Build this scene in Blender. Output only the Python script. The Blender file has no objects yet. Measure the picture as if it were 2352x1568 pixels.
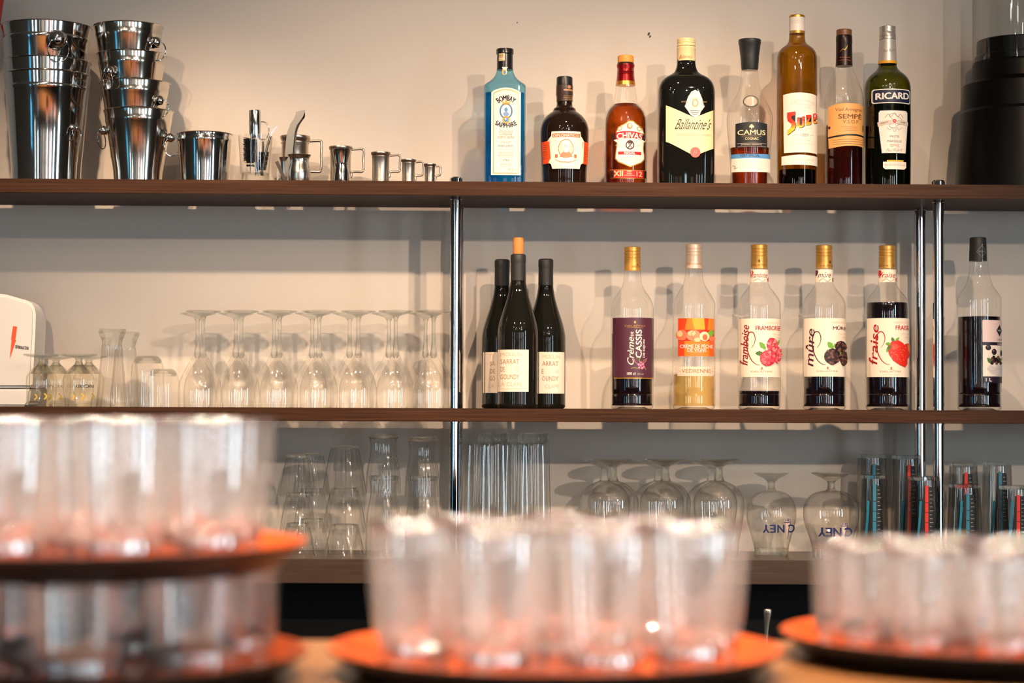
import bpy, bmesh, math, random
from mathutils import Vector, Matrix
random.seed(7)
SC = bpy.context.scene
COL = SC.collection
# ------------------------------------------------------------------ camera
FPX, CXI, CYI = 4700.0, 1176.0, 784.0
CAM = Vector((0.0, -4.335, 1.32))
PITCH, YAW, ROLL = math.radians(1.78), math.radians(1.2), math.radians(0.24)
CM = Matrix.Rotation(-YAW, 3, 'Z') @ Matrix.Rotation(math.pi/2 + PITCH, 3, 'X') @ Matrix.Rotation(ROLL, 3, 'Z')
cam_d = bpy.data.cameras.new('camera'); cam = bpy.data.objects.new('camera', cam_d); COL.objects.link(cam)
cam.matrix_world = Matrix.Translation(CAM) @ CM.to_4x4()
cam_d.sensor_width = 36.0; cam_d.lens = FPX/2352*36
cam_d.clip_start = 0.05; cam_d.clip_end = 60
cam_d.dof.use_dof = True; cam_d.dof.focus_distance = 4.17; cam_d.dof.aperture_fstop = 4.0
SC.camera = cam
# ------------------------------------------------------------------ world, lamps, exposure
w = bpy.data.worlds.new('world'); SC.world = w; w.use_nodes = True
w.node_tree.nodes['Background'].inputs[0].default_value = (0.75, 0.85, 1.0, 1)
w.node_tree.nodes['Background'].inputs[1].default_value = 0.6
SC.view_settings.view_transform = 'Standard'; SC.view_settings.look = 'None'
SC.view_settings.gamma = 1.0; SC.view_settings.use_curve_mapping = False
SC.view_settings.exposure = 0.0
SC.cycles.max_bounces = 9; SC.cycles.diffuse_bounces = 2; SC.cycles.glossy_bounces = 4
SC.cycles.transmission_bounces = 8; SC.cycles.transparent_max_bounces = 26
SC.cycles.sample_clamp_indirect = 8.0; SC.cycles.sample_clamp_direct = 0.0
SC.cycles.use_adaptive_sampling = True; SC.cycles.adaptive_threshold = 0.08
SC.cycles.use_denoising = True; SC.cycles.use_light_tree = False
CEIL = 3.05
def spot(name, x, y, tx, ty, tz, power, ang, blend, col, rad=0.03):
    d = bpy.data.lights.new(name, 'SPOT'); d.energy = power; d.color = col
    d.spot_size = math.radians(ang); d.spot_blend = blend; d.shadow_soft_size = rad
    o = bpy.data.objects.new(name, d); COL.objects.link(o); o.location = (x, y, CEIL-0.06)
    o.rotation_euler = (Vector((tx, ty, tz)) - o.location).to_track_quat('-Z', 'Y').to_euler()
WARM = (1.0, 0.71, 0.47); NEUT = (1.0, 0.80, 0.62)
spot('ceiling_spot', -0.75, -1.40, -0.65, 0, 1.05, 165, 48, 1.0, WARM, 0.022)
spot('ceiling_spot', 0.35, -1.40, 0.45, 0, 1.05, 165, 50, 1.0, WARM, 0.022)
spot('ceiling_spot', -1.00, -2.85, -0.1, 0, 1.2, 200, 40, 1.0, WARM, 0.03)
spot('ceiling_spot', 0.85, -2.95, 0.35, 0, 1.25, 190, 44, 1.0, WARM, 0.03)
spot('ceiling_spot', 2.0, -5.60, 0.2, 0, 1.2, 400, 29, 1.0, NEUT, 0.05)
for lx, ly in ((-1.15, -2.75), (-0.45, -2.45), (0.25, -2.75), (0.95, -2.45)):  # lamps added above the counter to brighten the tray glasses and make sparkles
    spot('ceiling_spot', lx, ly, lx*.8, -2.62, 1.1, 300, 62, 0.9, NEUT, 0.03)
for lx, ly in ((-1.7, -3.9), (-0.55, -4.6), (1.5, -4.2), (0.9, -5.2), (-1.2, -5.6), (1.9, -2.6)):
    spot('ceiling_spot', lx, ly, 0.1, -0.2, 1.4, 14, 50, 1.0, NEUT, 0.028)
# ------------------------------------------------------------------ helpers
def ray(px, py):
    return CM @ Vector(((px-CXI)/FPX, -(py-CYI)/FPX, -1.0))
def P(px, py, Y):
    d = ray(px, py); return CAM + d*((Y-CAM.y)/d.y)
def Pz(px, z, Y):                        # point in plane y=Y at height z seen in column px
    py = 900.0
    for _ in range(8):
        p = P(px, py, Y); py += (p.z - z)*FPX/(Y-CAM.y)
    return P(px, py, Y)
def Pf(px, py, z):                       # point on the horizontal plane z
    d = ray(px, py); return CAM + d*((z-CAM.z)/d.z)
def scale_at(Y): return (Y-CAM.y)/FPX
MATS = {}
def _new(name):
    m = bpy.data.materials.new(name); m.use_nodes = True
    nt = m.node_tree; nt.nodes.clear()
    out = nt.nodes.new('ShaderNodeOutputMaterial'); return m, nt, out
def pm(name, col, rough=0.5, metal=0.0, spec=0.5, coat=0.0, emit=None, es=0.0, bump=None):
    if name in MATS: return MATS[name]
    m, nt, out = _new(name); b = nt.nodes.new('ShaderNodeBsdfPrincipled')
    b.inputs['Base Color'].default_value = (*col, 1); b.inputs['Roughness'].default_value = rough
    b.inputs['Metallic'].default_value = metal; b.inputs['Specular IOR Level'].default_value = spec
    b.inputs['Coat Weight'].default_value = coat; b.inputs['Coat Roughness'].default_value = 0.03
    if emit: b.inputs['Emission Color'].default_value = (*emit, 1); b.inputs['Emission Strength'].default_value = es
    if bump:
        t = nt.nodes.new('ShaderNodeTexNoise'); t.inputs['Scale'].default_value = bump[0]; t.inputs['Detail'].default_value = 4
        tc = nt.nodes.new('ShaderNodeTexCoord'); nt.links.new(tc.outputs['Object'], t.inputs['Vector'])
        bp = nt.nodes.new('ShaderNodeBump'); bp.inputs['Strength'].default_value = bump[1]; bp.inputs['Distance'].default_value = 0.002
        nt.links.new(t.outputs['Fac'], bp.inputs['Height']); nt.links.new(bp.outputs[0], b.inputs['Normal'])
    nt.links.new(b.outputs[0], out.inputs[0]); MATS[name] = m; return m
def srgb(r, g, b):
    f = lambda c: (c/255/12.92) if c/255 <= 0.04045 else ((c/255+0.055)/1.055)**2.4
    return (f(r), f(g), f(b))
def wood(name, c1, c2, scale=(2, 60, 60), rough=0.45, spec=0.4):
    if name in MATS: return MATS[name]
    m, nt, out = _new(name); b = nt.nodes.new('ShaderNodeBsdfPrincipled')
    tc = nt.nodes.new('ShaderNodeTexCoord'); mp = nt.nodes.new('ShaderNodeMapping'); mp.inputs['Scale'].default_value = scale
    n = nt.nodes.new('ShaderNodeTexNoise'); n.inputs['Scale'].default_value = 4; n.inputs['Detail'].default_value = 6; n.inputs['Roughness'].default_value = 0.65
    cr = nt.nodes.new('ShaderNodeValToRGB'); cr.color_ramp.elements[0].position = 0.32; cr.color_ramp.elements[1].position = 0.68
    cr.color_ramp.elements[0].color = (*c1, 1); cr.color_ramp.elements[1].color = (*c2, 1)
    bp = nt.nodes.new('ShaderNodeBump'); bp.inputs['Strength'].default_value = 0.15; bp.inputs['Distance'].default_value = 0.001
    L = nt.links.new
    L(tc.outputs['Object'], mp.inputs['Vector']); L(mp.outputs[0], n.inputs['Vector']); L(n.outputs['Fac'], cr.inputs[0])
    L(cr.outputs[0], b.inputs['Base Color']); L(n.outputs['Fac'], bp.inputs['Height']); L(bp.outputs[0], b.inputs['Normal'])
    b.inputs['Roughness'].default_value = rough; b.inputs['Specular IOR Level'].default_value = spec
    L(b.outputs[0], out.inputs[0]); MATS[name] = m; return m
def thin(name, tint=(0.97, 0.97, 0.96), edge=(0.45, 0.45, 0.42), f0=0.07, haze=0.0, rough=0.025, epow=3.0, hazecol=(0.9, 0.9, 0.9)):
    """thin-walled glass: clear straight through, reflecting and absorbing more at grazing angles"""
    if name in MATS: return MATS[name]
    m, nt, out = _new(name); N = nt.nodes.new; L = nt.links.new
    lw = N('ShaderNodeLayerWeight'); lw.inputs['Blend'].default_value = 0.5
    p5 = N('ShaderNodeMath'); p5.operation = 'POWER'; p5.inputs[1].default_value = 5.0; L(lw.outputs['Facing'], p5.inputs[0])
    fr = N('ShaderNodeMath'); fr.operation = 'MULTIPLY_ADD'; fr.inputs[1].default_value = 0.9-f0; fr.inputs[2].default_value = f0; L(p5.outputs[0], fr.inputs[0])
    pe = N('ShaderNodeMath'); pe.operation = 'POWER'; pe.inputs[1].default_value = epow; L(lw.outputs['Facing'], pe.inputs[0])
    mc = N('ShaderNodeMix'); mc.data_type = 'RGBA'; mc.inputs[6].default_value = (*tint, 1); mc.inputs[7].default_value = (*edge, 1); L(pe.outputs[0], mc.inputs[0])
    tr = N('ShaderNodeBsdfTransparent'); L(mc.outputs[2], tr.inputs[0])
    gl = N('ShaderNodeBsdfGlossy'); gl.inputs['Roughness'].default_value = rough; gl.inputs['Color'].default_value = (1, 1, 1, 1)
    base = tr.outputs[0]
    if haze:
        df = N('ShaderNodeBsdfDiffuse'); df.inputs[0].default_value = (*hazecol, 1)
        tl = N('ShaderNodeBsdfTranslucent'); tl.inputs[0].default_value = (*hazecol, 1)
        mm = N('ShaderNodeMixShader'); mm.inputs[0].default_value = 0.5; L(df.outputs[0], mm.inputs[1]); L(tl.outputs[0], mm.inputs[2])
        mh = N('ShaderNodeMixShader'); mh.inputs[0].default_value = haze; L(base, mh.inputs[1]); L(mm.outputs[0], mh.inputs[2]); base = mh.outputs[0]
    mx = N('ShaderNodeMixShader'); L(fr.outputs[0], mx.inputs[0]); L(base, mx.inputs[1]); L(gl.outputs[0], mx.inputs[2])
    L(mx.outputs[0], out.inputs[0]); MATS[name] = m; return m
def solid_glass(name, col=(1, 1, 1), ior=1.48, clear=0.35, rough=0.0, gloss=0.0):
    """thick clear glass: refracting, part of the light passing straight"""
    if name in MATS: return MATS[name]
    m, nt, out = _new(name); N = nt.nodes.new; L = nt.links.new
    g = N('ShaderNodeBsdfGlass'); g.inputs['Color'].default_value = (*col, 1); g.inputs['IOR'].default_value = ior; g.inputs['Roughness'].default_value = rough
    t = N('ShaderNodeBsdfTransparent'); t.inputs[0].default_value = (*col, 1)
    mx = N('ShaderNodeMixShader'); mx.inputs[0].default_value = clear; L(g.outputs[0], mx.inputs[1]); L(t.outputs[0], mx.inputs[2])
    res = mx.outputs[0]
    if gloss:
        gg = N('ShaderNodeBsdfGlossy'); gg.inputs['Roughness'].default_value = rough; m2 = N('ShaderNodeMixShader'); m2.inputs[0].default_value = gloss
        L(res, m2.inputs[1]); L(gg.outputs[0], m2.inputs[2]); res = m2.outputs[0]
    L(res, out.inputs[0]); MATS[name] = m; return m
# -------- mesh building
def link(name, me, mat, parent=None, loc=None, smooth=True, sharp=35):
    if mat is not None:
        for mm in (mat if isinstance(mat, (list, tuple)) else [mat]): me.materials.append(mm)
    if smooth:
        me.shade_smooth(); me.set_sharp_from_angle(angle=math.radians(sharp))
    o = bpy.data.objects.new(name, me); COL.objects.link(o)
    if parent: o.parent = parent
    if loc is not None: o.location = loc
    return o
def mesh(name, V, F):
    me = bpy.data.meshes.new(name); me.from_pydata([tuple(v) for v in V], [], F); me.update(); return me
def fixn(me):
    bm = bmesh.new(); bm.from_mesh(me); bmesh.ops.recalc_face_normals(bm, faces=bm.faces); bm.to_mesh(me); bm.free(); return me
def cr(pts, n=4):
    """centripetal Catmull-Rom through 2-D points"""
    if len(pts) < 3: return list(pts)
    out = []; Q = [tuple(2*a-b for a, b in zip(pts[0], pts[1]))] + list(pts) + [tuple(2*a-b for a, b in zip(pts[-1], pts[-2]))]
    for i in range(1, len(Q)-2):
        p0, p1, p2, p3 = Q[i-1:i+3]
        d = lambda a, b: max(1e-6, math.dist(a, b)**0.5)
        t0 = 0; t1 = t0+d(p0, p1); t2 = t1+d(p1, p2); t3 = t2+d(p2, p3)
        for k in range(n):
            t = t1+(t2-t1)*k/n
            def lp(a, b, ta, tb): return tuple(((tb-t)*u+(t-ta)*v)/(tb-ta) for u, v in zip(a, b))
            A1 = lp(p0, p1, t0, t1); A2 = lp(p1, p2, t1, t2); A3 = lp(p2, p3, t2, t3)
            B1 = lp(A1, A2, t0, t2); B2 = lp(A2, A3, t1, t3); out.append(lp(B1, B2, t1, t2))
    out.append(tuple(pts[-1])); return out
def lathe_me(name, prof, seg=48, hdr=1.0, n=2.0, flute=None, loft=None):
    """prof: (r,z) list; hdr: depth/width ratio; n: superellipse exponent (2 round); flute: (count, depth, z0, z1)"""
    V, F, rings = [], [], []
    for r, z in prof:
        if r < 1e-6: rings.append([len(V)]); V.append((0, 0, z)); continue
        ring = []
        for k in range(seg):
            a = 2*math.pi*k/seg; c, s = math.cos(a), math.sin(a)
            rr = r
            if flute and flute[2] <= z <= flute[3]: rr = r*(1-flute[1]*(0.5+0.5*math.cos(a*flute[0])))
            x = rr*math.copysign(abs(c)**(2/n), c); y = rr*hdr*math.copysign(abs(s)**(2/n), s)
            ring.append(len(V)); V.append((x, y, z))
        rings.append(ring)
    for A, B in zip(rings, rings[1:]):
        if len(A) == 1 and len(B) == 1: continue
        for k in range(seg):
            k2 = (k+1) % seg
            if len(A) == 1: F.append((A[0], B[k2], B[k]))
            elif len(B) == 1: F.append((A[k], A[k2], B[0]))
            else: F.append((A[k], A[k2], B[k2], B[k]))
    return fixn(mesh(name, V, F))
def box_me(name, x0, x1, y0, y1, z0, z1, bev=0.0):
    bm = bmesh.new()
    bmesh.ops.create_cube(bm, size=1.0)
    for v in bm.verts: v.co = Vector((x0+(v.co.x+.5)*(x1-x0), y0+(v.co.y+.5)*(y1-y0), z0+(v.co.z+.5)*(z1-z0)))
    if bev: bmesh.ops.bevel(bm, geom=bm.edges[:], offset=bev, segments=2, affect='EDGES')
    me = bpy.data.meshes.new(name); bm.to_mesh(me); bm.free(); return me
def tube_me(name, pts, r, seg=10, closed=False, flat=None):
    """sweep a circle (or flat=(width,thick,side vector) rectangle) along 3-D points; r may be a list"""
    pts = [Vector(p) for p in pts]; n = len(pts); V, F = [], []
    up = Vector((0.13, 0.31, 0.94)).normalized()
    for i, p in enumerate(pts):
        a = pts[(i-1) % n] if (closed or i) else p; b = pts[(i+1) % n] if (closed or i < n-1) else p
        t = (b-a).normalized()
        if flat: u = Vector(flat[2]).normalized(); v = t.cross(u).normalized()
        else: u = t.cross(up).normalized(); v = t.cross(u).normalized()
        rr = r[i] if isinstance(r, (list, tuple)) else r
        if flat:
            for du, dv in ((1, 1), (-1, 1), (-1, -1), (1, -1)): V.append(p+u*du*flat[0]*rr/2+v*dv*flat[1]/2)
        else:
            for k in range(seg):
                an = 2*math.pi*k/seg; V.append(p+u*math.cos(an)*rr+v*math.sin(an)*rr)
    s = 4 if flat else seg
    for i in range(n if closed else n-1):
        j = (i+1) % n
        for k in range(s): F.append((i*s+k, i*s+(k+1) % s, j*s+(k+1) % s, j*s+k))
    if not closed: F.append(tuple(range(s))[::-1]); F.append(tuple((n-1)*s+k for k in range(s)))
    return fixn(mesh(name, V, F))
def prism_me(name, outline, y0, y1, bev=0.0):
    """extrude an (x,z) outline between y0 and y1"""
    bm = bmesh.new(); f = bm.faces.new([bm.verts.new((x, y0, z)) for x, z in outline])
    r = bmesh.ops.extrude_face_region(bm, geom=[f])
    for v in [g for g in r['geom'] if isinstance(g, bmesh.types.BMVert)]: v.co.y = y1
    bmesh.ops.recalc_face_normals(bm, faces=bm.faces)
    if bev: bmesh.ops.bevel(bm, geom=[e for e in bm.edges if e.calc_face_angle(0) > 0.5], offset=bev, segments=2, affect='EDGES')
    me = bpy.data.meshes.new(name); bm.to_mesh(me); bm.free(); return me
def tag(o, label, cat, group=None):
    o['label'] = label; o['category'] = cat
    if group: o['group'] = group
    return o
def struct(o): o['kind'] = 'structure'; return o
def empty(name, loc, label, cat, group=None, rz=0.0):
    o = bpy.data.objects.new(name, None); COL.objects.link(o); o.location = loc; o.rotation_euler = (0, 0, rz)
    o.empty_display_size = 0.02
    return tag(o, label, cat, group)
def copy_tree(o, parent=None):
    c = o.copy(); COL.objects.link(c); c.parent = parent
    for ch in list(o.children): copy_tree(ch, c)
    return c
# -------- printed matter: 2-D shapes in photo pixels laid on a curved front
_txt = {}
def _glyphs(s):
    if s in _txt: return _txt[s]
    cu = bpy.data.curves.new('t', 'FONT'); cu.body = s; cu.resolution_u = 3
    ob = bpy.data.objects.new('t', cu); COL.objects.link(ob)
    bpy.context.view_layer.update()
    me = bpy.data.meshes.new_from_object(ob.evaluated_get(bpy.context.evaluated_depsgraph_get()))
    V = [(v.co.x, v.co.y) for v in me.vertices]; F = [tuple(p.vertices) for p in me.polygons]
    bpy.data.objects.remove(ob); bpy.data.curves.remove(cu); bpy.data.meshes.remove(me)
    _txt[s] = (V, F); return V, F
def T(s, cx, cy, h, mat, w=None, shear=0.0, bold=0.0, rot=0.0, arc=0.0, L=2, slope=0.0):
    V, F = _glyphs(s)
    if not V: return ([], [], mat, L)
    x0 = min(v[0] for v in V); x1 = max(v[0] for v in V); y0 = min(v[1] for v in V); y1 = max(v[1] for v in V)
    k = h/(y1-y0); kx = (w/(x1-x0)) if w else k
    out = []; ca, sa = math.cos(math.radians(rot)), math.sin(math.radians(rot))
    def place(dx, dy):
        base = len(out)
        for x, y in V:
            X = (x-(x0+x1)/2)*kx; Yv = (y-(y0+y1)/2)*k
            X += shear*Yv
            X += dx; Yv += dy
            if arc:
                R = abs(arc); a = X/R
                if arc > 0: X, Yv = (R+Yv)*math.sin(a), (R+Yv)*math.cos(a)-R
                else: X, Yv = (R-Yv)*math.sin(a), R-(R-Yv)*math.cos(a)
            Yv += slope*X
            X, Yv = X*ca-Yv*sa, X*sa+Yv*ca
            out.append((cx+X, cy-Yv))
        return [tuple(i+base for i in f) for f in F]
    FF = place(0, 0)
    if bold:
        for dx, dy in ((bold, 0), (-bold, 0), (0, bold*.6), (0, -bold*.6)): FF += place(dx, dy)
    return (out, FF, mat, L)
def PG(pts, mat, L=1): return (list(pts), [tuple(range(len(pts)))], mat, L)
def RC(x0, y0, x1, y1, mat, L=1): return PG([(x0, y0), (x1, y0), (x1, y1), (x0, y1)], mat, L)
def EL(cx, cy, rx, ry, mat, L=1, n=20): return PG([(cx+rx*math.cos(2*math.pi*k/n), cy+ry*math.sin(2*math.pi*k/n)) for k in range(n)], mat, L)
def ST(pts, wd, mat, L=2, smooth=4):
    pts = cr([tuple(p) for p in pts], smooth) if smooth > 1 else pts
    V, F = [], []; n = len(pts)
    for i, p in enumerate(pts):
        a = pts[max(0, i-1)]; b = pts[min(n-1, i+1)]; dx, dy = b[0]-a[0], b[1]-a[1]; l = math.hypot(dx, dy) or 1
        ww = wd(i/(n-1)) if callable(wd) else wd
        V += [(p[0]-dy/l*ww/2, p[1]+dx/l*ww/2), (p[0]+dy/l*ww/2, p[1]-dx/l*ww/2)]
    for i in range(n-1): F.append((2*i, 2*i+1, 2*i+3, 2*i+2))
    return (V, F, mat, L)
def BANDS(pts, cuts, mats, L, slope=0.0, x0=0.0):
    """a flat shape printed in bands of colour one below the other"""
    from mathutils.geometry import tessellate_polygon
    tri = tessellate_polygon([[Vector((x, y, 0)) for x, y in pts]]); lev = lambda p: p[1]+slope*(p[0]-x0)
    edges = [-1e9]+list(cuts)+[1e9]; out = []
    def clip(poly, c, keep_below):
        res = []
        for i, p in enumerate(poly):
            q = poly[(i+1) % len(poly)]; a, b = lev(p)-c, lev(q)-c
            if keep_below: a, b = -a, -b
            if a >= 0: res.append(p)
            if a*b < 0: t = a/(a-b); res.append((p[0]+(q[0]-p[0])*t, p[1]+(q[1]-p[1])*t))
        return res
    for k, m in enumerate(mats):
        V, F = [], []
        for t in tri:
            poly = clip(clip([pts[i] for i in t], edges[k], False), edges[k+1], True)
            if len(poly) > 2: F.append(tuple(range(len(V), len(V)+len(poly)))); V += poly
        out.append((V, F, m, L))
    return out
def RING(cx, cy, rx, ry, wd, mat, L=2, n=28):
    return ST([(cx+rx*math.cos(2*math.pi*k/n), cy+ry*math.sin(2*math.pi*k/n)) for k in range(n+1)], wd, mat, L, 1)
def octo(x0, y0, x1, y1, c):
    return [(x0+c, y0), (x1-c, y0), (x1, y0+c), (x1, y1-c), (x1-c, y1), (x0+c, y1), (x0, y1-c), (x0, y0+c)]
class Px:
    """a thing whose shape is read off in photo pixels at the depth where it stands"""
    def __init__(s, name, label, cat, cx, Y, zb, group=None):
        s.cx, s.Y, s.zb = cx, Y, zb
        p = Pz(cx, zb, Y); s.x = p.x; s.sc = scale_at(Y)
        s.root = empty(name, (p.x, Y, zb), label, cat, group); s.hdr = 1.0; s.n = 2.0; s.R = None
    def z(s, py): return max(0.0, P(s.cx, py, s.Y).z - s.zb)
    def prof(s, pts, smooth=0):
        out = [(hw*s.sc, 0.0 if py is None else s.z(py)) for py, hw in pts]
        if not smooth: return out
        q = cr(out, smooth); res = []
        for i, (r, z) in enumerate(q):                     # no overshoot past the measured points
            k = min(i//smooth, len(out)-2); (r1, z1), (r2, z2) = out[k], out[k+1]
            res.append((min(max(r, min(r1, r2)), max(r1, r2)), min(max(z, min(z1, z2)), max(z1, z2))))
        return res
    def solid(s, name, pts, mat, smooth=0, seg=48, hdr=None, n=None, base=None, top=True, bottom=True, parent=None, flute=None, dx=0.0, dy=0.0, sharp=35):
        pr = s.prof(pts, smooth)
        if bottom: pr = [(0.0, pr[0][1])] + pr
        if top: pr = pr + [(0.0, pr[-1][1])]
        me = lathe_me(name, pr, seg, s.hdr if hdr is None else hdr, s.n if n is None else n, flute)
        return link(name, me, mat, parent or s.root, (dx*s.sc, dy, 0), sharp=sharp)
    def body(s, pts, mat, smooth=4, hdr=1.0, n=2.0, name='glass_body', R=None):
        s.hdr, s.n = hdr, n; s.R = (R or max(hw for _, hw in pts))*s.sc
        b0 = pts[0][1]
        pr = s.prof(pts, smooth); r0 = pr[0][0]
        pr = [(0, 0.004), (r0*0.6, 0.004), (r0*0.86, 0.0), (r0*0.95, 0.0012), (r0, 0.005)] + [q for q in pr if q[1] > 0.006] + [(0.0, pr[-1][1])]
        s.profile = pr
        return link(name, lathe_me(name, pr, 64, hdr, n), mat, s.root)
    def liquid(s, level, mat, inset=0.0022, name='liquid'):
        zt = s.z(level); q = [(max(0.0, r-inset), max(z, 0.007)) for r, z in s.profile if 0.004 < z < zt and r > 0]
        r_top = q[-1][0]
        for (r1, z1), (r2, z2) in zip(s.profile, s.profile[1:]):
            if z1 <= zt < z2: r_top = r1+(r2-r1)*(zt-z1)/(z2-z1)-inset
        pr = [(0, 0.007), (q[0][0]*0.9, 0.007)] + q + [(r_top, zt), (0, zt)]
        return link(name, lathe_me(name, pr, 48, s.hdr, s.n), mat, s.root)
    def surf_y(s, x, R=None):
        R = R or s.R
        u = min(0.998, abs(x)/R)
        return -R*s.hdr*(1-u**s.n)**(1/s.n)
    def art(s, name, items, parent=None, R=None, step=5.0, lift=0.0, back=False):
        """lay flat shapes (photo pixels) on the front of the body"""
        R = (R*s.sc) if R else s.R; hd = R*s.hdr; scf = scale_at(s.Y-hd)
        groups = {}
        mats = []
        bm = bmesh.new()
        for V2, F2, mat, L in items:
            if not V2: continue
            if mat not in mats: mats.append(mat)
            mi = mats.index(mat); b2 = bmesh.new()
            vs = [b2.verts.new((x, 0, y)) for x, y in V2]
            for f in F2:
                try: b2.faces.new([vs[i] for i in f])
                except ValueError: pass
            big = [f for f in b2.faces if len(f.verts) > 4]
            if big: bmesh.ops.triangulate(b2, faces=big)
            xs = [x for x, _ in V2]; x0, x1 = min(xs), max(xs)
            if x1-x0 > step*1.3:
                k = math.ceil(x0/step)*step
                while k < x1:
                    bmesh.ops.bisect_plane(b2, geom=b2.verts[:]+b2.edges[:]+b2.faces[:], plane_co=(k, 0, 0), plane_no=(1, 0, 0)); k += step
            lim = 0.985*R/scf
            if x1 > s.cx+lim: bmesh.ops.bisect_plane(b2, geom=b2.verts[:]+b2.edges[:]+b2.faces[:], plane_co=(s.cx+lim, 0, 0), plane_no=(1, 0, 0), clear_outer=True)
            if x0 < s.cx-lim: bmesh.ops.bisect_plane(b2, geom=b2.verts[:]+b2.edges[:]+b2.faces[:], plane_co=(s.cx-lim, 0, 0), plane_no=(-1, 0, 0), clear_outer=True)
            off = 0.00025*L+lift
            b2.verts.index_update(); m = {}
            for v in b2.verts:
                x = (v.co.x-s.cx)*scf; z = P(s.cx, v.co.z, s.Y-hd).z-s.zb
                u = x/R; yy = s.surf_y(x, R)-off*1.0
                if abs(u) > 0.9: x += math.copysign(off, x)
                m[v] = bm.verts.new((x, yy if not back else -yy, z))
            for f in b2.faces:
                try: nf = bm.faces.new([m[v] for v in f.verts]); nf.material_index = mi
                except ValueError: pass
            b2.free()
        me = bpy.data.meshes.new(name); bm.to_mesh(me); bm.free()
        o = link(name, me, mats, parent or s.root, smooth=True, sharp=60); return o
# ------------------------------------------------------------------ the room
YF = -0.285                                   # front edge of the shelves
Z1 = P(1176, 417, YF).z; Z2 = P(1176, 938, YF).z; Z3 = P(1176, 1285, YF).z
CT = 1.10                                     # top of the bar counter
m_wall = pm('plaster', (0.74, 0.668, 0.60), 0.9, spec=0.2, bump=(260, 0.25))
m_dark = pm('dark_panel', (0.006, 0.005, 0.0045), 0.6, spec=.25)
m_roomw = pm('room_wall', (0.16, 0.12, 0.09), 0.8)
m_ceil = pm('ceiling_paint', (0.45, 0.42, 0.38), 0.9)
m_floor = wood('floor_wood', (0.05, 0.032, 0.02), (0.09, 0.06, 0.04), (3, 30, 3), 0.5)
m_shelf = wood('shelf_wood', (0.030, 0.0115, 0.005), (0.078, 0.032, 0.0145), (1.2, 70, 70), 0.5, 0.12)
m_shelf3 = wood('worktop_wood', (0.045, 0.027, 0.018), (0.075, 0.046, 0.031), (1.5, 50, 50), 0.3, 0.5)
m_count = wood('counter_wood', (0.17, 0.066, 0.02), (0.25, 0.105, 0.033), (2, 30, 30), 0.3, 0.5)
m_chrome = pm('chrome', (0.80, 0.80, 0.82), 0.05, 1.0)
m_steel = pm('polished_steel', (0.72, 0.70, 0.67), 0.09, 1.0)
m_tong = pm('dark_steel', (0.30, 0.29, 0.27), 0.25, 1.0)
m_bucket = pm('satin_steel', (0.68, 0.63, 0.55), 0.13, 1.0)
m_brush = pm('brushed_steel', (0.66, 0.62, 0.56), 0.22, 1.0)
m_pewter = pm('pewter', (0.56, 0.49, 0.41), 0.30, 1.0, bump=(180, 0.12))
m_black = pm('black_plastic', (0.012, 0.012, 0.012), 0.35)
m_white = pm('white_plastic', (0.80, 0.77, 0.74), 0.4)
m_day = pm('daylight_pane', (0.8, 0.8, 0.8), 0.2, emit=(0.74, 0.95, 1.06), es=11.5)
m_rose = pm('rose_curtain_pane', (0.8, 0.6, 0.6), 0.4, emit=(1.0, 0.55, 0.55), es=4.5)
m_teal = pm('blue_screen', (0.1, 0.4, 0.5), 0.3, emit=(0.08, 0.5, 0.9), es=1.6)
def block(name, *a, mat=None, bev=0.0): return link(name, box_me(name, *a, bev), mat)
RX = 3.6; RY = -8.5
struct(block('wall_back', -RX, RX, 0.0, 0.1, 0, CEIL, mat=m_wall))
struct(block('wall_left', -RX-0.1, -RX, RY, 0.1, 0, CEIL, mat=m_roomw))
struct(block('wall_right', RX, RX+0.1, RY, 0.1, 0, CEIL, mat=m_roomw))
struct(block('wall_front', -RX, RX, RY-0.1, RY, 0, CEIL, mat=m_roomw))
struct(block('floor', -RX-.1, RX+.1, RY-.1, 0.1, -0.1, 0, mat=m_floor))
struct(block('ceiling', -RX-.1, RX+.1, RY-.1, 0.1, CEIL, CEIL+0.1, mat=m_ceil))
def room_window(n, x0, x1, z0, z1, side, mat):
    fr = 0.05
    def bx(nm, a0, a1, b0, b1, m, d0, d1, par=None):
        if side == 'front': me = box_me(nm, a0, a1, RY+d0, RY+d1, b0, b1)
        elif side == 'right': me = box_me(nm, RX-d1, RX-d0, a0, a1, b0, b1)
        else: me = box_me(nm, -RX+d0, -RX+d1, a0, a1, b0, b1)
        return link(nm, me, m, par)
    pane = struct(bx('window_%d' % n, x0, x1, z0, z1, mat, 0.002, 0.012))
    for a0, a1, b0, b1 in ((x0-fr, x0, z0-fr, z1+fr), (x1, x1+fr, z0-fr, z1+fr), (x0, x1, z0-fr, z0), (x0, x1, z1, z1+fr), (x0, x1, (z0+z1)/2+.3, (z0+z1)/2+.34)):
        bx('window_frame', a0, a1, b0, b1, m_dark, 0.002, 0.05, pane)
room_window(1, 1.05, 1.20, 0.35, 2.5, 'front', m_day)
room_window(2, 3.00, 3.25, 0.35, 2.5, 'front', m_day)
room_window(3, 2.20, 2.55, 0.35, 2.5, 'front', m_rose)
room_window(4, -3.2, -3.0, 0.5, 2.5, 'front', m_day)
room_window(5, -7.0, -6.4, 0.5, 2.4, 'right', m_day)
room_window(6, -4.5, -3.9, 0.5, 2.4, 'right', m_day)
room_window(7, -4.4, -3.7, 0.5, 1.5, 'left', m_teal)
m_tan_glow = pm('tan_glow_panel', (0.6, 0.45, 0.3), 0.6, emit=(1.0, 0.74, 0.5), es=1.0)  # tan and grey glowing panels, added behind the camera for stripes in the chrome
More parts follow.
